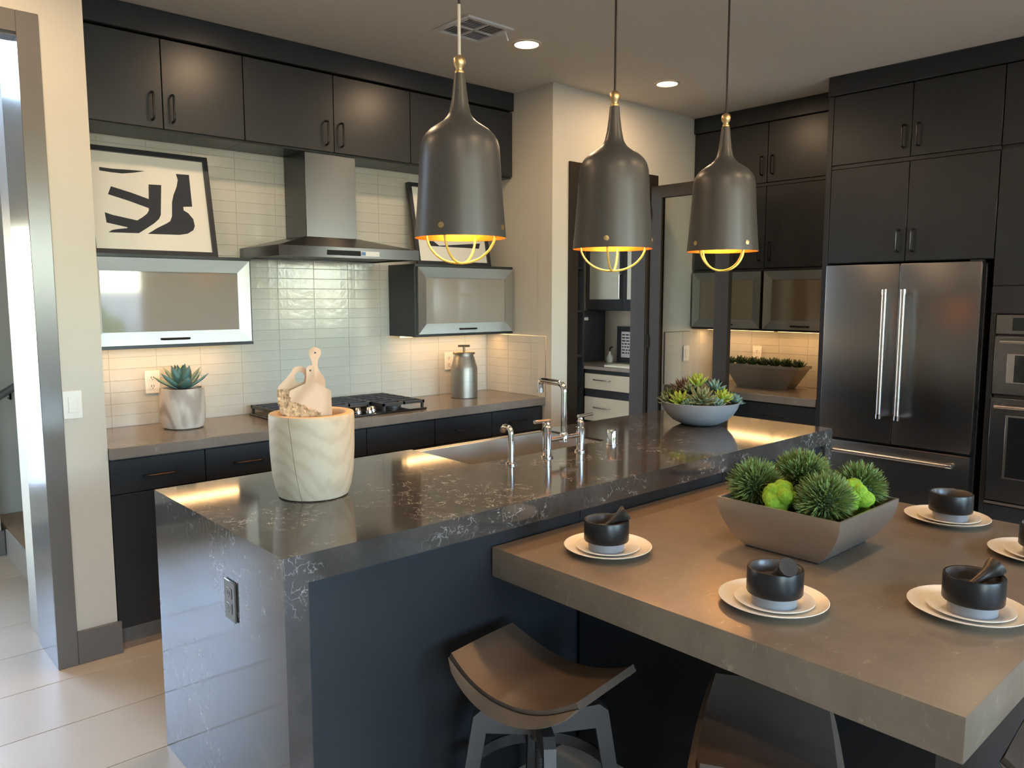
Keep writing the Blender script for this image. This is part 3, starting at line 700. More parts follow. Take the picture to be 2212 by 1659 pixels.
# ================================================================== OUTLETS AND SWITCHES
def plate(name, label, cat, c, plane, kind, m='plastic'):
    t = thing(name, label, cat, c)
    def bb(u0, u1, z0, z1, d0, d1, bev=0):
        x, y, z = c
        if plane == 'y': return box(x + u0, x + u1, y - d1, y - d0, z + z0, z + z1, bev=bev)
        return box(x - d1, x - d0, y + u0, y + u1, z + z0, z + z1, bev=bev)
    obj('cover_plate', bb(-.036, .036, -.058, .058, .0003, .006, .0015), m, t)
    if kind == 'outlet':
        for zz in (-.022, .022):
            s = obj('socket', bb(-.017, .017, zz - .015, zz + .015, .0062, .0075, .0006), m, t)
            for uu in (-.006, .006): obj('slot', bb(uu - .0015, uu + .0015, zz - .004, zz + .007, .0076, .0079), 'slot', s)
            obj('slot', bb(-.0025, .0025, zz - .011, zz - .007, .0076, .0079), 'slot', s)
    else:
        obj('rocker', bb(-.017, .017, -.033, .033, .0062, .0095, .0015), m, t)
plate('wall_outlet', 'white outlet on the tiles beside the potted succulent', 'outlet', (1.302, YB - .0005, 1.130), 'y', 'outlet')
plate('wall_outlet', 'white outlet on the tiles behind the metal canister', 'outlet', (3.205, YB - .0005, 1.133), 'y', 'outlet')
plate('light_switch', 'white rocker switch on the wall end by the left doorway', 'switch', (.806, 3.6115, 1.116), 'y', 'switch')
plate('light_switch', 'white switch on the tiled pantry wall seen through the open door glass', 'switch', (4.985, YP - .0085, 1.135), 'y', 'switch')
plate('wall_outlet', 'white outlet on the side backsplash above the planter', 'outlet', (XF - .0085, 3.12, 1.135), 'x', 'outlet')
plate('wall_outlet', 'white outlet on the side backsplash right beside the refrigerator', 'outlet', (XF - .0085, 2.545, 1.12), 'x', 'outlet')
plate('wall_outlet', 'grey outlet set in the end face of the stone island', 'outlet', (IX0 - .0005, 2.102, .712), 'x', 'outlet', 'outgrey')

# ================================================================== ISLAND
isl = thing('kitchen_island', 'dark veined quartz waterfall island with black panels', 'island', ((IX0 + IX1) / 2, 2.25, 0))
SX0, SX1, SY0, SY1 = 1.885, 2.665, 2.312, 2.742
zt0 = .838
b = NB(); bx(b, IX0, SX0, IY0, IY1, zt0, CT); bx(b, SX1, IX1, IY0, IY1, zt0, CT); bx(b, SX0, SX1, IY0, SY0, zt0, CT)
bx(b, IX0, IX0 + .066, IY0, IY1, 0, zt0); bx(b, IX1 - .066, IX1, IY0, IY1, 0, zt0)
bmesh.ops.remove_doubles(b, verts=b.verts, dist=.0001)
obj('waterfall_countertop', b, 'quartz', isl, smooth=False)
cx0, cx1 = IX0 + .067, IX1 - .067
for a, c in ((cx0, 1.944), (1.947, 2.82), (2.823, cx1)): obj('front_panel', box(a, c, 1.797, 1.815, .002, zt0 - .001, bev=.001), 'cab', isl)
b = NB(); bx(b, cx0, SX0 - .02, 1.816, 2.66, .10, zt0 - .001); bx(b, SX1 + .02, cx1, 1.816, 2.66, .10, zt0 - .001); bx(b, SX0 - .02, SX1 + .02, 1.816, 2.28, .10, zt0 - .001); bx(b, SX0 - .02, SX1 + .02, 2.28, 2.66, .10, .60); bx(b, cx0, cx1, 1.816, 2.60, .001, .10)
obj('body', b, 'cab_edge', isl)
for a, c in ((cx0, 1.37), (1.373, SX0 - .012), (SX0 - .009, 2.274), (2.277, SX1 + .012), (SX1 + .015, 3.16), (3.163, cx1)):
    zt = .60 if SX0 - .02 < a and c < SX1 + .02 else zt0 - .003
    d = obj('door', box(a, c, 2.661, 2.68, .104, zt, bev=.001), 'cab', isl); obj('handle', vpull((c - .05, 2.68, zt - .12), (0, 1, 0)), 'pull', d)
# apron sink
s = thing('apron_sink', 'stainless apron-front sink set in the island', 'sink', (2.275, 2.53, .62))
sx0, sx1, sy0, sy1, sz = SX0 + .001, SX1 - .001, SY0 + .001, SY1, .905
b = NB(); bx(b, sx0, sx1, sy1 - .035, sy1, .62, sz, bev=.003); bx(b, sx0, sx1, sy0, sy0 + .008, .62, sz); bx(b, sx0, sx0 + .008, sy0 + .008, sy1 - .035, .62, sz); bx(b, sx1 - .008, sx1, sy0 + .008, sy1 - .035, .62, sz); bx(b, sx0 + .008, sx1 - .008, sy0 + .008, sy1 - .035, .62, .632)
obj('basin', b, 'sink', s)
obj('drain', lathe(NB(), [(.045, .6322), (.045, .636), (.035, .634), (0, .634)], 20, (2.275, 2.50, 0)), 'chrome', s)
# bridge faucet
fx = thing('bridge_faucet', 'chrome bridge faucet with two lever handles on the island', 'faucet', (2.29, 2.212, CT))
sp = obj('spout', tube(NB(), bend([(2.291, 2.212, .988), (2.291, 2.212, 1.208), (2.291, 2.352, 1.212), (2.291, 2.352, 1.172)], .035, 6), .0125, 14), 'chrome', fx)
obj('aerator', lathe(NB(), [(.0145, 1.160), (.0145, 1.176)], 14, (2.291, 2.352, 0), True, True), 'chrome', sp)
br_ = obj('bridge', tube(NB(), [(2.195, 2.212, .985), (2.391, 2.212, .985)], .0105, 12), 'chrome', fx)
obj('collar', lathe(NB(), [(.017, .970), (.017, 1.000), (.013, 1.006)], 16, (2.291, 2.212, 0), True, True), 'chrome', br_)
for hx in (2.195, 2.391):
    v_ = obj('valve_body', lathe(NB(), [(.024, .9145), (.024, .919), (.0165, .924), (.0165, .948), (.0185, .950), (.0185, 1.018), (.0165, 1.020), (.0165, 1.040), (.011, 1.046), (.010, 1.058)], 20, (hx, 2.212, 0), True, True), 'chrome', fx)
    sg = -1 if hx < 2.3 else 1; obj('lever', tube(NB(), [(hx - sg * .014, 2.212, 1.064), (hx + sg * .072, 2.212, 1.067)], .0075, 12), 'chrome', v_)
sd = thing('soap_dispenser', 'small chrome soap dispenser left of the faucet', 'soap dispenser', (2.0, 2.214, CT))
obj('post', lathe(NB(), [(.022, .9145), (.022, .919), (.013, .924), (.013, 1.005)], 18, (2.0, 2.214, 0), True, True), 'chrome', sd)
obj('nozzle', tube(NB(), bend([(2.0, 2.214, 1.0), (2.0, 2.216, 1.056), (2.006, 2.262, 1.056), (2.008, 2.272, 1.036)], .028, 6), .0115, 12), 'chrome', sd)
ag = thing('air_gap_cap', 'chrome air gap cylinder right of the faucet', 'sink fitting', (2.605, 2.222, CT))
obj('cap', lathe(NB(), [(.0215, .919), (.0215, .975), (.019, .980), (0, .981)], 22, (2.605, 2.222, 0), True), 'chrome', ag)
obj('flange', lathe(NB(), [(.025, .9145), (.025, .9185), (.022, .9188)], 22, (2.605, 2.222, 0), True, True), 'chrome', ag)

# ================================================================== TABLE + STOOLS
tb = thing('dining_table', 'thick tan stone dining table joined to the island', 'table', (2.28, 1.1, 0))
obj('tabletop', box(TX0, TX1, TY0, TY1, TZB, TZ, bev=.004, seg=2), 'table', tb)
b = NB(); bx(b, 1.92, 2.98, .62, 1.77, .0, TZB - .0005); obj('pedestal', b, 'cab_edge', tb)
def make_stool(name, label, loc, rz, grp):
    t = thing(name, label, 'stool', (0, 0, 0), grp)
    W_, D_ = .45, .30; nu, nv = 17, 11
    def pos(i, j, dz=0.):
        y = -W_ / 2 + W_ * i / (nu - 1); s = 2 * y / W_; x = -D_ / 2 + D_ * j / (nv - 1)
        x *= 1 - .10 * abs(s) ** 3
        z = .492 + .050 * abs(s) ** 2.1 - .02 * (2 * x / D_) ** 2 * (1 - s * s) + dz
        return Vector((x, y, z))
    def sheet(up):
        bm = NB(); g = [[bm.verts.new(pos(i, j)) for j in range(nv)] for i in range(nu)]
        for i in range(nu - 1):
            for j in range(nv - 1): bm.faces.new((g[i][j], g[i + 1][j], g[i + 1][j + 1], g[i][j + 1]))
        return bm
    bm = sheet(True); bmesh.ops.recalc_face_normals(bm, faces=bm.faces)
    if sum(f_.normal.z for f_ in bm.faces) > 0: bmesh.ops.reverse_faces(bm, faces=bm.faces)
    bmesh.ops.solidify(bm, geom=bm.faces[:], thickness=.020)
    seat = obj('seat', bm, 'leather', t, origin=None, ang=60)
    for sgn in (-1, 1):
        bm = NB(); rows = []
        for i in range(nu):
            p0 = pos(i, 0 if sgn < 0 else nv - 1); s = 2 * p0.y / W_; k = math.sqrt(max(0, 1 - s * s))
            rows.append([bm.verts.new(p0 + Vector((sgn * q * .020 * k, 0, -q * .012 * k - q * q * .016 * k + .0006))) for q in (0, .35, .7, 1)])
        for a, c in zip(rows, rows[1:]):
            for q in range(3): bm.faces.new((a[q], c[q], c[q + 1], a[q + 1]))
        bmesh.ops.remove_doubles(bm, verts=bm.verts, dist=.0003)
        bmesh.ops.recalc_face_normals(bm, faces=bm.faces)
        if sum(f_.normal.z for f_ in bm.faces) > 0: bmesh.ops.reverse_faces(bm, faces=bm.faces)
        bmesh.ops.solidify(bm, geom=bm.faces[:], thickness=.008)
        obj('seat_flap', bm, 'leather2', seat, ang=60)
    obj('seat_plate', lathe(NB(), [(.0, .445), (.07, .445), (.075, .47), (0, .47)], 20), 'stoolm', t)
    # threaded spindle
    pr = []; z = .16
    while z < .445: pr += [(.013, z), (.0165, z + .004), (.013, z + .008)]; z += .008
    obj('spindle', lathe(NB(), pr, 14, (0, 0, 0), True, True), 'stoolm', t)
    obj('hub', lathe(NB(), [(.03, .33), (.03, .40)], 16, (0, 0, 0), True, True), 'stoolm', t)
    for k in range(4):
        a = R(45 + 90 * k); d = Vector((math.cos(a), math.sin(a), 0)); n_ = Vector((-d.y, d.x, 0))
        bm = NB(); P = [(.025, .405), (.165, .425), (.19, .405), (.255, .0), (.215, .0), (.155, .355), (.025, .345)]
        prism(bm, P, lambda u, v, w_: d * u + n_ * (w_ - .016) + Vector((0, 0, v)), .032)
        obj('leg', bm, 'stoolm', t)
    bm = NB(); n = 40
    ring = []
    for i in range(n):
        a = 2 * math.pi * i / n; ring.append([bm.verts.new((rr * math.cos(a), rr * math.sin(a), zz)) for rr, zz in ((.205, .19), (.212, .19), (.212, .225), (.205, .225))])
    for i in range(n):
        a, c = ring[i], ring[(i + 1) % n]
        for q in range(4): bm.faces.new((a[q], c[q], c[(q + 1) % 4], a[(q + 1) % 4]))
    obj('footrest', bm, 'stoolm', t)
    t.location = loc; t.rotation_euler = (0, 0, rz)
    return t
GS = 'saddle stools around the table'
s0 = make_stool('saddle_stool', 'brown leather saddle stool between the island end and the table', (1.456, 1.488, 0), R(8), GS)
dup(s0, (1.62, .89, 0), R(-61), 'brown leather saddle stool tucked under the long side of the table')
dup(s0, (2.03, .265, 0), R(4), 'brown leather saddle stool under the near end of the table, barely showing')

# ================================================================== TABLE SETTING
def lathe_o(name, prof, m, parent=None, seg=36, c=(0, 0, 0), **k): return obj(name, lathe(NB(), prof, seg, c, **k), m, parent)
dp_prof = [(0, .004), (.075, .004), (.082, 0), (.088, .003), (.128, .0165), (.1325, .019), (.1335, .0205), (.132, .0215), (.088, .009), (.080, .0075), (0, .0075)]
sp_prof = [(0, .003), (.05, .003), (.056, 0), (.061, .003), (.093, .0125), (.0965, .0145), (.0965, .0162), (.095, .0165), (.062, .0075), (.055, .006), (0, .006)]
bowl_prof = [(0, .028), (.046, .028), (.053, .033), (.0565, .042), (.0565, .088), (.055, .091), (.051, .091), (.0495, .087), (.047, .062), (.035, .046), (0, .040)]
def make_setting(k, x, y, where, pestle=None):
    dpo = lathe_o('dinner_plate', dp_prof, 'plate', seg=48); dpo.location = (x, y, TZ + .0005)
    tag(dpo, 'large cream dinner plate ' + where, 'plate', 'dinner plates on the table')
    spo = lathe_o('side_plate', sp_prof, 'plate', seg=40); spo.location = (x - .012, y - .01, TZ + .0085)
    tag(spo, 'small cream plate on the dinner plate ' + where, 'plate', 'side plates on the table')
    zb = TZ + .0150; cx, cyy = x - .03, y - .02
    mo = thing('mortar', 'dark wood and grey marble mortar ' + where, 'mortar', (cx, cyy, zb), 'mortars on the table')
    obj('base', lathe(NB(), [(0, 0), (.050, 0), (.0535, .003), (.0545, .031), (0, .031)], 36, (cx, cyy, zb)), 'marble', mo)
    obj('bowl', lathe(NB(), [(.0, .0312), (.054, .0312), (.0655, .0325), (.0672, .036), (.0672, .093), (.066, .0955), (.061, .0955)], 40, (cx, cyy, zb)), 'mwood', mo)
    obj('bowl_lining', lathe(NB(), [(.0609, .0955), (.0585, .092), (.056, .064), (.042, .050), (0, .046)], 40, (cx, cyy, zb)), 'minner', mo)
    if pestle is not None:
        a = R(pestle); d = Vector((math.cos(a), math.sin(a), 0)); p0 = Vector((cx, cyy, zb + .058)) - d * .020
        p1 = Vector((cx, cyy, zb + .116)) + d * .060
        ax = (p1 - p0); n = 10; pts = [p0 + ax * (i / n) for i in range(n + 1)]
        rs = [.007, .011, .0105, .0105, .011, .012, .0135, .016, .020, .0235, .0235]
        bm = tube(NB(), pts, .01, 16, True, rs)
        pe = obj('pestle', bm, 'pestle'); tag(pe, 'short dark pestle leaning in the mortar ' + where, 'pestle', 'pestles on the table')
make_setting(0, 1.77, 1.52, 'nearest the island', -42)
make_setting(1, 1.76, .965, 'in front of the moss planter', -122)
make_setting(2, 2.065, .618, 'near the front table corner', -35)
make_setting(3, 2.885, .945, 'on the far side, before the refrigerator')
make_setting(4, 2.672, .618, 'cut by the right picture edge')
make_setting(5, 2.895, 1.49, 'hidden behind the moss planter')

# moss planter
mp = thing('moss_planter', 'square curved pewter bowl filled with grass balls on the table', 'planter', (2.28, 1.147, TZ))
def square_bowl(bm, cx, cyy, z0, H, bx_, by_, rx, ry, n=10):
    rings = []
    def ring(fx_, fy_, z): return [bm.verts.new((cx + sx * fx_, cyy + sy * fy_, z)) for sx, sy in ((-1, -1), (1, -1), (1, 1), (-1, 1))]
    for i in range(n + 1):
        t = i / n; q = math.sin(t * math.pi / 2) ** .8; rings.append(ring(bx_ + (rx - bx_) * q, by_ + (ry - by_) * q, z0 + H * t))
    for i in range(n, -1, -1):
        t = i / n; q = math.sin(t * math.pi / 2) ** .8; rings.append(ring(bx_ + (rx - bx_) * q - .006, by_ + (ry - by_) * q - .006, z0 + max(.006, H * t)))
    for a, c in zip(rings, rings[1:]):
        for k in range(4): bm.faces.new((a[k], a[(k + 1) % 4], c[(k + 1) % 4], c[k]))
    bm.faces.new(rings[0][::-1]); bm.faces.new(rings[-1]); return bm
obj('bowl', square_bowl(NB(), 2.28, 1.147, TZ + .006, .1445, .157, .119, .197, .197), 'metalbowl', mp, ang=30)
obj('foot', box(2.125, 2.435, 1.029, 1.265, TZ + .0005, TZ + .0062), 'darksteel', mp)
obj('soil', box(2.104, 2.456, .982, 1.312, TZ + .085, TZ + .10), 'soil', mp)
def grass_ball(c, r, label, nblade=1700, seed=1):
    rg = random.Random(seed); c = Vector(c)
    t = thing('grass_ball', label, 'moss ball', c - Vector((0, 0, r)), 'green grass balls in the planter')
    bm = NB(); bmesh.ops.create_icosphere(bm, subdivisions=3, radius=r * .66); bmesh.ops.translate(bm, verts=bm.verts, vec=c); obj('core', bm, 'grass_core', t)
    bm = NB()
    for i in range(nblade):
        z = 1 - 2 * (i + .5) / nblade; ph = i * 2.39996 + rg.uniform(-.2, .2); s = math.sqrt(1 - z * z); d = Vector((s * math.cos(ph), s * math.sin(ph), z))
        u = d.orthogonal().normalized(); u.rotate(Matrix.Rotation(rg.uniform(0, 6.28), 3, d)); lean = Vector((rg.uniform(-.25, .25), rg.uniform(-.25, .25), rg.uniform(-.05, .28)))
        L = r * rg.uniform(.84, 1.16); w_ = r * .021
        p0 = c + d * r * .60; p1 = c + (d + lean * .15).normalized() * L * .93; p2 = c + (d + lean * .4).normalized() * L
        a, b_, e, f_, g = (bm.verts.new(q) for q in (p0 - u * w_, p0 + u * w_, p1 + u * w_ * .8, p1 - u * w_ * .8, p2))
        bm.faces.new((a, b_, e, f_)); bm.faces.new((f_, e, g))
    obj('grass_blades', bm, 'blade', t, kind='stuff', smooth=False)
def moss_ball(c, r, label, seed):
    rg = random.Random(seed); bm = NB(); bmesh.ops.create_icosphere(bm, subdivisions=5, radius=r)
    lob = [Vector((rg.gauss(0, 1), rg.gauss(0, 1), rg.gauss(.4, 1))).normalized() for _ in range(15)]
    for v in bm.verts:
        d = v.co.normalized(); k = max(l_.dot(d) for l_ in lob); v.co = d * r * (.40 + .62 * max(0, k) ** 3.5 + rg.uniform(-.012, .012))
    bmesh.ops.translate(bm, verts=bm.verts, vec=c)
    tag(obj('moss_clump', bm, 'moss'), label, 'moss', 'lime moss clumps in the planter')
grass_ball((2.208, 1.285, .966), .085, 'spiky green grass ball at the left end of the moss planter', seed=1)
grass_ball((2.335, 1.195, .982), .094, 'large spiky green grass ball at the back of the moss planter', 2100, seed=2)
grass_ball((2.425, 1.052, .965), .080, 'spiky green grass ball at the right end of the moss planter', seed=3)
grass_ball((2.198, 1.052, .963), .084, 'spiky green grass ball at the front of the moss planter', seed=4)
moss_ball((2.172, 1.172, .945), .062, 'lobed lime green moss clump at the front left of the planter', 5)
moss_ball((2.325, 1.025, .950), .068, 'bright lime green moss clump at the right of the planter', 9)

# ================================================================== SUCCULENTS
def leaf_mesh(name, L, wd, th, curl, m, tip=1.0):
    """fleshy pointed leaf along +x, base at origin, curving up; ~40 triangles"""
    bm = NB(); n = 5; rows = []
    for i in range(n + 1):
        t = i / n; w_ = wd * math.sin(math.pi * min(.97, .18 + t * .80)) ** .9 * (1 if t < .98 else .15); zc = curl * t * t * L; x = L * t
        if i == n: rows.append([bm.verts.new((L * 1.04, 0, zc + .002))])
        else: rows.append([bm.verts.new(p) for p in ((x, -w_, zc + th * .5), (x, 0, zc - th * .6), (x, w_, zc + th * .5), (x, 0, zc + th * .15))])
    for a, b_ in zip(rows, rows[1:]):
        for k in range(4):
            j = (k + 1) % 4
            if len(b_) == 1: bm.faces.new((a[k], a[j], b_[0]))
            else: bm.faces.new((a[k], a[j], b_[j], b_[k]))
    bm.faces.new(rows[0][::-1]); bmesh.ops.recalc_face_normals(bm, faces=bm.faces)
    me = bpy.data.meshes.new(name); bm.to_mesh(me); bm.free(); me.materials.append(M[m])
    me.polygons.foreach_set('use_smooth', [True] * len(me.polygons)); return me
def rosette(label, c, rad, m, rings, cat='succulent', group=None, tilt=(0, 0), name='succulent', wd=.30, curl=.25, seed=0, th=.10):
    """rings: list of (count, length factor, elevation degrees)"""
    rg = random.Random(seed); t = thing(name, label, cat, c, group)
    T = Matrix.Rotation(tilt[0], 4, 'X') @ Matrix.Rotation(tilt[1], 4, 'Y'); ph = rg.uniform(0, 6)
    for q, (cnt, lf, el) in enumerate(rings):
        me = leaf_mesh('leaf', rad * lf, rad * lf * wd * .5 * 1.2, rad * lf * th, curl, m)
        for k in range(cnt):
            a = ph + 2 * math.pi * (k + .5 * (q % 2)) / cnt + rg.uniform(-.12, .12)
            mx = T @ Matrix.Translation((0, 0, rad * .10 * q)) @ Matrix.Rotation(a, 4, 'Z') @ Matrix.Rotation(-R(el + rg.uniform(-6, 6)), 4, 'Y')
            inst('leaf', me, t, mx)
    return t
# bowl of succulents on the island
BC = (3.372, 2.292)
sb = thing('succulent_bowl', 'round blue-grey bowl of succulents at the far end of the island', 'planter', (*BC, CT))
obj('bowl', lathe(NB(), [(0, .0005), (.068, .0005), (.098, .006), (.136, .025), (.166, .053), (.187, .086), (.197, .115), (.1985, .119), (.195, .120), (.190, .116), (.176, .086), (.15, .056), (0, .05)], 56, (*BC, CT)), 'concrete', sb)
obj('soil', lathe(NB(), [(0, .108), (.12, .105), (.183, .100), (.18, .09), (0, .085)], 40, (*BC, CT)), 'soil', sb)
GB = 'succulents in the round bowl'
def suc(px, label, dx, dy, z, rad, m, rings, tilt=(0, 0), **k):
    rosette(label, (BC[0] + dx, BC[1] + dy, CT + z), rad, m, rings, group=GB, tilt=tilt, **k)
r3 = [(8, 1, 18), (7, .85, 38), (5, .6, 60), (3, .4, 80)]
r2 = [(7, 1, 25), (6, .8, 48), (4, .5, 72)]
# toward the camera is (-x, -y)
suc(0, 'sage green pointed rosette at the front centre of the succulent bowl', -.085, -.065, .125, .088, 'leaf_sage', [(9, 1, 12), (8, .88, 32), (6, .65, 52), (4, .4, 75)], (.35, -.35), wd=.27, seed=1)
suc(0, 'yellow-green rosette at the front left of the succulent bowl', -.125, .03, .115, .070, 'leaf_lime', r3, (.25, -.4), wd=.32, seed=2)
suc(0, 'lime rosette at the front right of the succulent bowl', .02, -.115, .125, .068, 'leaf_lime', r2, (.45, -.1), wd=.42, seed=3)
suc(0, 'small blue-green rosette at the right rim of the succulent bowl', .105, -.125, .110, .062, 'leaf_blue', r3, (.4, .2), wd=.36, seed=4)
suc(0, 'bright green rosette at the top of the succulent bowl', .0, .02, .185, .080, 'leaf_lime', [(7, 1, 35), (6, .85, 55), (4, .6, 78)], (.1, -.15), wd=.34, seed=5)
suc(0, 'blue-green rosette near the top right of the succulent bowl', .06, -.04, .170, .070, 'leaf_blue', r2, (.2, .1), wd=.4, seed=6)
suc(0, 'dark red spiky rosette near the top left of the succulent bowl', -.03, .075, .155, .085, 'leaf_red', [(7, 1, 30), (6, .9, 55), (3, .6, 78)], (-.1, -.3), wd=.16, seed=7)
suc(0, 'dark green rosette at the left of the succulent bowl', -.075, .115, .125, .075, 'leaf_dark', r3, (-.15, -.35), wd=.28, seed=8)
suc(0, 'green pointed rosette at the left rim of the succulent bowl', -.125, .105, .110, .062, 'leaf_sage', r2, (-.1, -.5), wd=.25, seed=9)
suc(0, 'small pale green rosette at the front rim of the succulent bowl', -.135, -.03, .105, .048, 'leaf_blue', r2, (.2, -.5), wd=.4, seed=10)
suc(0, 'dark leafy rosette at the back of the succulent bowl', .075, .085, .135, .080, 'leaf_dark', r3, (-.3, .2), wd=.3, seed=11)
suc(0, 'small blue-grey rosette at the front of the succulent bowl', -.05, -.135, .108, .050, 'leaf_blue', r2, (.55, -.2), wd=.4, seed=12)
suc(0, 'reddish tipped green rosette at the top left of the succulent bowl', -.045, .035, .165, .062, 'leaf_sage', r2, (0, -.3), wd=.3, seed=13)
suc(0, 'green rosette at the right back of the succulent bowl', .12, -.03, .130, .070, 'leaf_lime', r2, (.1, .35), wd=.34, seed=14)

# succulent in a whitewashed pot on the cooking counter
PC = (1.374, 3.958)
pt = thing('potted_succulent', 'blue-green succulent in a whitewashed wooden pot by the left wall', 'potted plant', (*PC, CT))
bm = NB(); seg = 40; prof = [(0, .0005), (.080, .0005), (.094, .006), (.103, .03), (.106, .10), (.104, .170), (.103, .200), (.092, .200), (.090, .17), (0, .168)]
lathe(bm, prof, seg, (*PC, CT))
for v in bm.verts:
    a = math.atan2(v.co.y - PC[1], v.co.x - PC[0]); k = 1 + .018 * math.sin(3 * a + 1) + .012 * math.sin(5 * a); v.co.x = PC[0] + (v.co.x - PC[0]) * k; v.co.y = PC[1] + (v.co.y - PC[1]) * k
obj('pot', bm, 'whitewash', pt); obj('soil', lathe(NB(), [(0, .192), (.088, .188), (.088, .17)], 28, (*PC, CT)), 'soil', pt)
rg = random.Random(3)
for q, (cnt, L, el) in enumerate([(6, .142, 20), (5, .132, 42), (4, .112, 62), (3, .10, 80)]):
    me = leaf_mesh('leaf', L, .033 - .002 * q, .011, .22, 'leaf_blue')
    for k in range(cnt):
        a = .5 + 2 * math.pi * (k + .5 * (q % 2)) / cnt + rg.uniform(-.15, .15)
        inst('leaf', me, pt, Matrix.Translation((0, 0, .190 + .006 * q)) @ Matrix.Rotation(a, 4, 'Z') @ Matrix.Rotation(-R(el + rg.uniform(-7, 7)), 4, 'Y'))

# metal trough with dark succulents on the side counter
tr = thing('trough_planter', 'long zinc trough planter with dark succulents on the side counter', 'planter', (5.14, 2.94, CT))
b = NB(); lo = (5.075, 5.205, 2.745, 3.135, CT + .0008); hi = (5.045, 5.235, 2.640, 3.240, CT + .165); frustum(b, lo, hi)
for f_ in [f_ for f_ in b.faces if all(abs(v.co.z - (CT + .165)) < 1e-5 for v in f_.verts)]:
    r_ = bmesh.ops.inset_individual(b, faces=[f_], thickness=.006)
    bmesh.ops.translate(b, verts=f_.verts, vec=(0, 0, -.02))
obj('trough', b, 'trough', tr, smooth=False)
for k in range(13):
    yy = 2.675 + .0445 * k; xx = 5.115 + .045 * (k % 2)
    rosette(ORD[k] + ' small dark succulent from the refrigerator end of the zinc trough', (xx, yy, CT + .152), .066 + .006 * (k % 3), 'leaf_planter', [(7, 1, 25), (5, .8, 50), (3, .55, 75)], group='succulents in the trough', wd=.36, seed=30 + k)

# ================================================================== COUNTER OBJECTS
CC = (3.152, 3.943)
cn = thing('metal_canister', 'grey metal canister with a T-shaped lid knob on the right counter', 'canister', (*CC, CT))
obj('body', lathe(NB(), [(0, .0006), (.083, .0006), (.086, .004), (.086, .190), (.083, .202), (.066, .262), (.062, .270), (.062, .282), (0, .282)], 48, (*CC, CT)), 'canister', cn)
ld = obj('lid', lathe(NB(), [(.060, .2822), (.072, .2825), (.072, .292), (.068, .296), (0, .298)], 40, (*CC, CT)), 'canlid', cn)
dk = Vector((.74, -.67, 0)); p0 = Vector((*CC, CT + .334)); b = NB(); tube(b, [Vector((*CC, CT + .297)), Vector((*CC, CT + .330))], .008, 10); tube(b, [p0 - dk * .038, p0 + dk * .038], .0075, 10)
obj('knob', b, 'canlid', ld)

# turned stump vase with cutting boards
SC = (1.212, 2.312); zb = CT
view = Vector((SC[0], SC[1], 0)).normalized(); side = Vector((view.y, -view.x, 0)); front = math.atan2(-view.y, -view.x)
bm = NB(); prof = [(.0, .0005), (.104, .0005), (.112, .004), (.122, .03), (.131, .08), (.1355, .15), (.137, .255), (.136, .270), (.134, .2725), (.110, .2725), (.107, .268), (.104, .18), (0, .17)]
crack = front - R(26); angs = []
n = 56
for i in range(n): angs.append(crack + .03 + (2 * math.pi - .06) * i / (n - 1))
angs = sorted(angs + [crack - .009, crack, crack + .009]) if False else [crack - .009, crack, crack + .009] + angs
angs_r = angs
rings = []
for j, (r_, z) in enumerate(prof):
    if r_ == 0: rings.append([bm.verts.new((SC[0], SC[1], zb + z))]); continue
    rg_ = []
    for i, a in enumerate(angs_r):
        tw = (z / .2725 - .5) * -.22; rr = r_ * (1 + .012 * math.sin(2 * a + .5) + .008 * math.sin(3 * a))
        if i == 1 and 0 < j < 9: rr -= .016
        rg_.append(bm.verts.new((SC[0] + rr * math.cos(a + tw), SC[1] + rr * math.sin(a + tw), zb + z)))
    rings.append(rg_)
N_ = len(angs_r)
top_faces = []
for j, (a, c) in enumerate(zip(rings, rings[1:])):
    for i in range(N_):
        k = (i + 1) % N_
        if len(a) == 1: f_ = bm.faces.new((a[0], c[k], c[i]))
        elif len(c) == 1: f_ = bm.faces.new((a[i], a[k], c[0]))
        else: f_ = bm.faces.new((a[i], a[k], c[k], c[i]))
        if j >= 8: f_.material_index = 1
sv = obj('stump_vase', bm, 'stump'); sv.data.materials.append(M['stumpin'])
tag(sv, 'pale hollow tree stump vase with a long crack on the island', 'vase')
def catmull(P, n=4):
    out = []
    for i in range(len(P)):
        p0, p1, p2, p3 = (Vector(P[(i + k - 1) % len(P)]) for k in range(4))
        for s_ in range(n):
            t = s_ / n; out.append(.5 * ((2 * p1) + (p2 - p0) * t + (2 * p0 - 5 * p1 + 4 * p2 - p3) * t * t + (3 * p1 - p0 - 3 * p2 + p3) * t ** 3))
    return [(v.x, v.y) for v in out]
def cpx(pts): return [((x - 462) * .0003145, (712 - y) * .0003145) for x, y in pts]   # metres in the board's own plane, v = 0 at the vase rim front
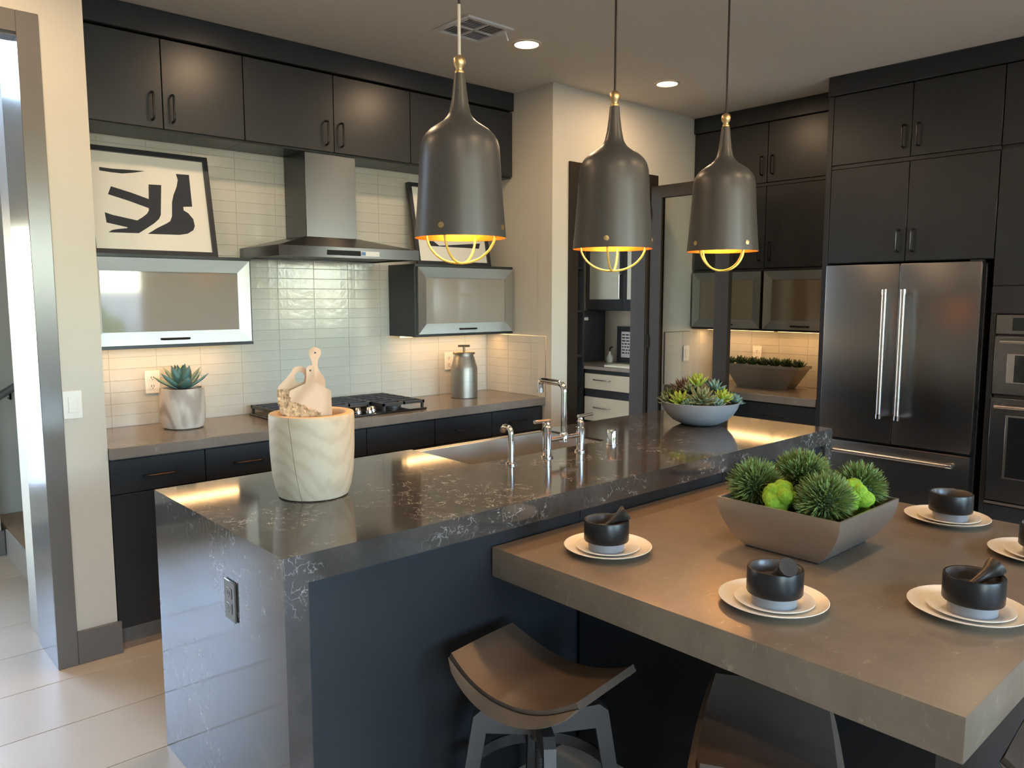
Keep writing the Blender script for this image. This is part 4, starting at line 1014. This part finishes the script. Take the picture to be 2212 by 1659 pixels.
def board(name, label, poly, depth, th, m, hole=None, tilt=.12, lean=0., yaw=0.):
    nrm = -view.copy(); nrm.rotate(Matrix.Rotation(yaw, 3, 'Z')); sd_ = Vector((-nrm.y, nrm.x, 0))
    nrm3 = (nrm * math.cos(tilt) + Vector((0, 0, 1)) * math.sin(tilt)).normalized(); upv = nrm3.cross(sd_).normalized()
    if upv.z < 0: upv = -upv
    o = Vector((SC[0], SC[1], zb + .272)) + view * depth
    def f(u, v, w_): return o + sd_ * u + upv * v + nrm3 * w_
    if hole:
        hc, hr = hole; pol = sorted(poly, key=lambda q: math.atan2(q[1] - hc[1], q[0] - hc[0])); bm = NB(); V = []
        for u, v in pol:
            a_ = math.atan2(v - hc[1], u - hc[0]); h_ = (hc[0] + hr[0] * math.cos(a_), hc[1] + hr[1] * math.sin(a_))
            V.append([bm.verts.new(f(*q)) for q in ((u, v, 0), (*h_, 0), (*h_, th), (u, v, th))])
        for A_, B_ in zip(V, V[1:] + V[:1]):
            for k_ in range(4): bm.faces.new((A_[k_], B_[k_], B_[(k_ + 1) % 4], A_[(k_ + 1) % 4]))
        return obj(name, bm, m), f
    bm = NB(); prism(bm, poly, f, th)
    return obj(name, bm, m), f
mir = 1
pa = cpx([(250, 465), (405, 395), (415, 330), (417, 245), (440, 215), (475, 215), (497, 240), (500, 385), (600, 445), (655, 475), (662, 690), (650, 860), (235, 860), (215, 700)])
pb_ = catmull(cpx([(130, 470), (165, 400), (215, 350), (265, 285), (300, 238), (360, 226), (405, 248), (420, 330), (430, 460), (430, 850), (215, 850), (165, 680)]), 3)
pc_ = catmull(cpx([(448, 75), (500, 38), (560, 65), (568, 115), (540, 165), (532, 240), (560, 310), (597, 365), (603, 440), (600, 860), (380, 860), (390, 440), (410, 370), (465, 290), (478, 210), (455, 130)]), 3)
o1, f1 = board('cutting_board', '', pa, -.045, .014, 'board')
tag(o1, 'small house-shaped pale cutting board in front in the stump vase', 'cutting board', 'cutting boards in the stump vase')
o2, f2 = board('cutting_board', '', pb_, -.022, .014, 'board', hole=(cpx([(350, 340)])[0], (.0155, .0185)))
tag(o2, 'live edge cutting board with a round finger hole in the stump vase', 'cutting board', 'cutting boards in the stump vase')
o3, f3 = board('cutting_board', '', pc_, .005, .014, 'board')
tag(o3, 'tallest cutting board with a long rounded handle at the back of the stump vase', 'cutting board', 'cutting boards in the stump vase')
for f_, o_, q in ((f1, o1, (457, 266)), (f3, o3, (510, 98))):
    c_ = cpx([q])[0]; hp = [(c_[0] + .0032 * math.cos(a), c_[1] + .0032 * math.sin(a)) for a in [2 * math.pi * i / 12 for i in range(12)]]
    obj('hanging_hole', prism(NB(), hp, lambda u, v, w_: f_(u, v, .0142 + w_), .0006), 'slot', o_)
# rough bark along the lower left of the front board
rg = random.Random(11)
pl = cpx([(122, 448), (245, 450), (252, 520), (270, 570), (330, 590), (390, 610), (430, 640), (560, 690), (560, 800), (235, 800), (205, 712), (150, 690), (132, 600)])
bm = NB(); g = {}
xs0, xs1 = min(p[0] for p in pl), max(p[0] for p in pl); ys0, ys1 = min(p[1] for p in pl), max(p[1] for p in pl)
def inside(x, y):
    c_ = False
    for i in range(len(pl)):
        (x1_, y1_), (x2_, y2_) = pl[i], pl[i - 1]
        if (y1_ > y) != (y2_ > y) and x < (x2_ - x1_) * (y - y1_) / (y2_ - y1_) + x1_: c_ = not c_
    return c_
st_ = .0042; nx_ = int((xs1 - xs0) / st_) + 1; ny_ = int((ys1 - ys0) / st_) + 1
for i in range(nx_ + 1):
    for j in range(ny_ + 1):
        x, y = xs0 + i * st_, ys0 + j * st_
        if inside(x, y): g[i, j] = bm.verts.new(f1(x + rg.uniform(-.001, .001), y + rg.uniform(-.001, .001), .0155 + rg.uniform(0, .0065)))
for i in range(nx_):
    for j in range(ny_):
        k = [(i, j), (i + 1, j), (i + 1, j + 1), (i, j + 1)]
        if all(q in g for q in k): bm.faces.new([g[q] for q in k])
bmesh.ops.recalc_face_normals(bm, faces=bm.faces); bmesh.ops.solidify(bm, geom=bm.faces[:], thickness=.004)
bmesh.ops.delete(bm, geom=[v for v in bm.verts if not v.link_faces], context='VERTS')
obj('bark_edge', bm, 'bark', o1, label='rough live bark edge')

# ================================================================== PENDANTS AND CEILING
def make_pendant(name, label, loc, ang0, white=False):
    x, y, z = loc; K = .905; L0 = Vector(loc)
    def sk(bm):
        for v in bm.verts: v.co = L0 + (v.co - L0) * K
        return bm
    t = thing(name, label, 'pendant light', loc, 'graphite pendants over the island')
    outer = [(.163, 0), (.156, .077), (.147, .196), (.1435, .26), (.1395, .3146), (.133, .338), (.122, .356), (.104, .374), (.086, .386), (.059, .4036), (.046, .418), (.038, .433), (.030, .469), (.0237, .516), (.019, .564), (0, .566)]
    obj('shade', sk(lathe(NB(), outer, 64, loc)), 'shade', t)
    inner = [(.163, 0), (.1605, .0005), (.153, .077), (.144, .196), (.136, .31), (.119, .35), (.09, .375), (.04, .39), (0, .392)]
    obj('gold_lining', sk(lathe(NB(), inner, 64, loc)), 'gold', t, label='glowing gold leaf lining')
    obj('finial', sk(lathe(NB(), [(.0, .5655), (.0165, .5655), (.0165, .572), (.012, .576), (.0135, .584), (.0195, .592), (.0215, .604), (.0185, .617), (.010, .625), (.004, .628), (0, .628)], 28, loc)), 'brass', t)
    zc_ = ZC - z - .022
    obj('cord', tube(NB(), [Vector(loc) + Vector((0, 0, .567 if not white else .72)), Vector(loc) + Vector((0, 0, zc_))], .0042, 8), 'cord', t)
    if white: obj('cord_sleeve', tube(NB(), [Vector(loc) + Vector((0, 0, .567)), Vector(loc) + Vector((0, 0, .72))], .0048, 8), 'wcord', t, label='bare white cord')
    obj('ceiling_canopy', lathe(NB(), [(.06, zc_ + .0215), (.06, zc_ + .012), (.052, zc_ + .002), (0, zc_)], 32, loc, True), 'shade', t)
    for k in range(4):
        a = ang0 + k * math.pi / 2; d = Vector((math.cos(a), math.sin(a), 0)); pts = []
        for i in range(13):
            s_ = i / 12; th = s_ * math.pi / 2
            pts.append(Vector(loc) + d * (.134 * math.cos(th) ** .9 if s_ < 1 else 0) + Vector((0, 0, .012 - .100 * math.sin(th) ** 1.15)))
        rb = obj('cage_rib', sk(tube(NB(), pts, .0042, 8)), 'cage', t)
        pr = Vector(loc) + d * .1605 + Vector((0, 0, .034))
        n_ = (d + Vector((0, 0, .07))).normalized(); u = Vector((-d.y, d.x, 0)); v_ = n_.cross(u); bm = NB(); c0 = bm.verts.new(pr + n_ * .0035); ring = [bm.verts.new(pr + n_ * .0015 + (u * math.cos(q) + v_ * math.sin(q)) * .0105) for q in [2 * math.pi * i / 14 for i in range(14)]]; rg2 = [bm.verts.new(v.co - n_ * .004) for v in ring]
        for i in range(14): bm.faces.new((c0, ring[i], ring[(i + 1) % 14])); bm.faces.new((ring[i], rg2[i], rg2[(i + 1) % 14], ring[(i + 1) % 14]))
        obj('rivet', sk(bm), 'brass', t)
    obj('bulb', sk(lathe(NB(), [(0, .085), (.018, .09), (.030, .11), (.031, .13), (.022, .155), (.014, .175), (.014, .2), (0, .2)], 20, loc)), 'bulb', t)
    obj('socket', sk(lathe(NB(), [(.018, .2), (.018, .27), (0, .28)], 16, loc, True)), 'brass', t)
    ld = bpy.data.lights.new('pendant_lamp', 'POINT'); ld.energy = BULB_W; ld.color = (1, .50, .16); ld.shadow_soft_size = .03
    lo_ = bpy.data.objects.new('pendant_lamp', ld); C.objects.link(lo_); lo_.location = (x, y, z + .07)
    return t
def facing(x, y, deg): return math.atan2(-y, -x) + R(deg)
make_pendant('pendant_lamp', 'nearest graphite bell pendant with a white cord section above the island', (1.592, 2.005, 1.748), facing(1.592, 2.005, -24), True)
make_pendant('pendant_lamp', 'middle graphite bell pendant hanging in front of the pantry doorway', (2.243, 1.922, 1.736), facing(2.243, 1.922, -9))
make_pendant('pendant_lamp', 'farthest graphite bell pendant hanging in front of the dark cabinets', (2.902, 1.882, 1.751), facing(2.902, 1.882, -48))

def can(label, x, y, group='recessed ceiling lights', power=1.0, z=ZC):
    t = thing('recessed_light', label, 'ceiling light', (x, y, z), group)
    obj('trim_ring', lathe(NB(), [(.062, -.0012), (.064, -.006), (.078, -.004), (.080, -.0005)], 40, (x, y, z)), 'canring', t)
    obj('lens', lathe(NB(), [(0, -.0025), (.060, -.0030), (.0625, -.0014)], 40, (x, y, z)), 'can', t)
    d = bpy.data.lights.new('can_lamp', 'AREA'); d.shape = 'DISK'; d.size = .115; d.energy = CAN_W * power * 1.15; d.color = (1, .70, .43)
    o = bpy.data.objects.new('can_lamp', d); C.objects.link(o); o.location = (x, y, z - .008)
can('glowing recessed ceiling light near the air vent', 2.922, 3.113)
can('glowing recessed ceiling light near the pantry corner', 4.090, 3.081)
for i, x in enumerate((.58, 1.75)): can(ORD[i] + ' recessed ceiling light from the left above the cooking aisle', x, 3.11)
for i, x in enumerate((.58, 1.75, 2.92, 4.09)): can(ORD[i] + ' recessed ceiling light from the left in the row above the table', x, .75)
for i, x in enumerate((.0, 2.2, 4.4, 6.4)): can(ORD[i] + ' recessed ceiling light from the left in the row near the back windows', x, -2.0)
can('recessed ceiling light inside the pantry', 4.9, 4.4, power=.6)

v = thing('air_vent', 'white square ceiling air vent behind the first pendant cord', 'vent', (2.566, 3.116, ZC))
vx0, vx1, vy0, vy1, vz = 2.420, 2.712, 2.976, 3.258, ZC
b = NB()
for a in ((vx0, vx1, vy0, vy0 + .028), (vx0, vx1, vy1 - .028, vy1), (vx0, vx0 + .028, vy0 + .028, vy1 - .028), (vx1 - .028, vx1, vy0 + .028, vy1 - .028)): bx(b, *a, vz - .012, vz - .0006, bev=.002)
obj('frame', b, 'white', v)
vm = ((vx0 + vx1) / 2, (vy0 + vy1) / 2)
b = NB(); bx(b, vm[0] - .006, vm[0] + .006, vy0 + .028, vy1 - .028, vz - .011, vz - .004); bx(b, vx0 + .028, vx1 - .028, vm[1] - .006, vm[1] + .006, vz - .011, vz - .004); obj('cross_bar', b, 'white', v)
obj('backing', box(vx0 + .028, vx1 - .028, vy0 + .028, vy1 - .028, vz - .0016, vz - .0006), 'outgrey2', v)
for qx, qy, dr_ in ((0, 0, 'x'), (1, 0, 'y'), (0, 1, 'y'), (1, 1, 'x')):
    xa = vx0 + .03 + qx * (vm[0] - vx0 - .022); xb = xa + (vm[0] - vx0 - .038); ya = vy0 + .03 + qy * (vm[1] - vy0 - .022); yb_ = ya + (vm[1] - vy0 - .038)
    for k in range(6):
        bm = NB()
        if dr_ == 'x':
            y = ya + (yb_ - ya) * (k + .5) / 6; q = [(xa, y - .009, vz - .010), (xb, y - .009, vz - .010), (xb, y + .004, vz - .003), (xa, y + .004, vz - .003)]
        else:
            x = xa + (xb - xa) * (k + .5) / 6; q = [(x - .009, ya, vz - .010), (x - .009, yb_, vz - .010), (x + .004, yb_, vz - .003), (x + .004, ya, vz - .003)]
        vs_ = [bm.verts.new(p) for p in q]; vt = [bm.verts.new(Vector(p) + Vector((0, 0, .0012))) for p in q]; bm.faces.new(vs_[::-1]); bm.faces.new(vt)
        for i in range(4): bm.faces.new((vs_[i], vs_[(i + 1) % 4], vt[(i + 1) % 4], vt[i]))
        obj('louver', bm, 'white', v)
obj('damper_lever', tube(NB(), bend([(2.69, 3.02, vz - .012), (2.70, 3.02, vz - .035), (2.715, 3.03, vz - .045)], .01), .004, 8), 'white', v)

# ================================================================== PANTRY BEYOND THE DOORWAY
pb = thing('pantry_base_cabinet', 'black pantry base cabinet with cream drawer fronts through the doorway', 'cabinet', (5.75, 4.5, 0))
obj('body', box(5.492, 6.058, 3.67, 5.272, .0, .884), 'cab_edge', pb)
for y0, y1 in ((4.452, 5.012), (3.88, 4.446)):
    for z0, z1 in ((.702, .846), (.40, .625)):
        d = obj('drawer', box(5.470, 5.491, y0, y1, z0, z1, bev=.0012), 'drawer', pb); obj('handle', hpull((5.470, (y0 + y1) / 2 + (.06 if y0 > 4.4 else 0), (z0 + z1) / 2 + .02), (-1, 0, 0), (0, 1, 0), .20, .005, .03), 'steel', d)
tag(obj('pantry_countertop', box(5.467, 6.058, 3.67, 5.272, .8845, .915, bev=.002), 'counter'), 'dark counter inside the pantry', 'countertop')
pu = thing('pantry_wall_cabinet', 'black pantry wall cabinet with pale frosted glass doors through the doorway', 'cabinet', (5.9, 4.5, 1.43))
obj('body', box(5.762, 6.058, 3.67, 5.26, 1.432, 2.40), 'cab_edge', pu)
for y0, y1 in ((4.79, 5.255), (4.32, 4.785), (3.85, 4.315)):
    b = NB(); bx(b, 5.742, 5.761, y0, y0 + .042, 1.44, 2.38); bx(b, 5.742, 5.761, y1 - .042, y1, 1.44, 2.38); bx(b, 5.742, 5.761, y0 + .042, y1 - .042, 1.44, 1.540); bx(b, 5.742, 5.761, y0 + .042, y1 - .042, 2.31, 2.38)
    d = obj('door', b, 'cab', pu); obj('pane', box(5.748, 5.754, y0 + .042, y1 - .042, 1.54, 2.31), 'frost', d); obj('handle', vpull((5.742, y0 - .02 + .042, 1.66), (-1, 0, 0), .24), 'steel', d)
ts = thing('pantry_shelf_tower', 'black open shelf tower in the pantry corner', 'shelf', (5.2, 5.15, 0))
b = NB(); bx(b, 4.80, 4.82, 5.02, 5.298, 0, 2.4); bx(b, 5.445, 5.465, 5.02, 5.298, 0, 2.4); bx(b, 4.82, 5.445, 5.28, 5.298, 0, 2.4); obj('case', b, 'cab_edge', ts)
for z in (.08, .72, 1.0, 1.42, 1.82, 2.38): obj('shelf', box(4.82, 5.445, 5.03, 5.28, z, z + .02), 'cab_edge', ts)
tag(obj('corner_panel', box(5.70, 6.056, 5.275, 5.298, .916, 1.431), 'cab'), 'dark panel on the pantry back wall beside the cream wall', 'panel')
tag(obj('price_card', box(5.715, 5.80, 5.2735, 5.2748, 1.333, 1.362), 'white'), 'small white card stuck on the dark pantry panel', 'card')
for k in range(3):
    o = obj('nested_bowl', lathe(NB(), [(0, 0), (.045, 0), (.07, .03), (.082, .062), (.079, .062), (.066, .034), (.04, .008), (0, .008)], 28, (5.36, 5.13, 1.4405 + .034 * k)), 'bowlw')
    tag(o, ['bottom', 'middle', 'topmost'][k] + ' cream bowl of the stack on the pantry shelf', 'bowl', 'stacked cream bowls in the pantry')
pf = thing('framed_sign', 'black framed note with dark printed lines on the pantry counter', 'picture', (6.0, 4.95, .9155))
b = NB(); y0, y1, z0, z1 = 4.80, 5.085, .9165, 1.272; bx(b, 6.02, 6.045, y0, y1, z0, z0 + .05); bx(b, 6.02, 6.045, y0, y1, z1 - .05, z1); bx(b, 6.02, 6.045, y0, y0 + .05, z0 + .05, z1 - .05); bx(b, 6.02, 6.045, y1 - .05, y1, z0 + .05, z1 - .05)
obj('frame', b, 'frame', pf); sh = obj('sheet', box(6.026, 6.034, y0 + .05, y1 - .05, z0 + .05, z1 - .05), 'white', pf)
rg = random.Random(5)
for k in range(7):
    zz = z1 - .075 - k * .030; yy = y1 - .06
    while yy > y0 + .075:
        L = rg.uniform(.018, .045); obj('printed_mark', box(6.0252, 6.0259, max(yy - L, y0 + .06), yy, zz - .012, zz), 'ink', sh); yy -= L + .010
gb = thing('glass_bottle', 'small clear bottle with a dark tilted stopper on the pantry counter', 'bottle', (5.93, 5.10, .9155))
obj('bottle', lathe(NB(), [(0, .0005), (.03, .0005), (.034, .01), (.034, .05), (.012, .085), (.011, .11)], 20, (5.93, 5.10, .9155)), 'frost', gb)
obj('spout', tube(NB(), bend([(5.93, 5.10, 1.02), (5.93, 5.10, 1.06), (5.92, 5.06, 1.07)], .02), .009, 8), 'pull', gb)
tag(obj('folded_towel', box(5.50, 5.72, 4.46, 4.80, .916, .934, bev=.006, seg=2), 'bowlw'), 'cream folded towel on the pantry counter', 'towel')
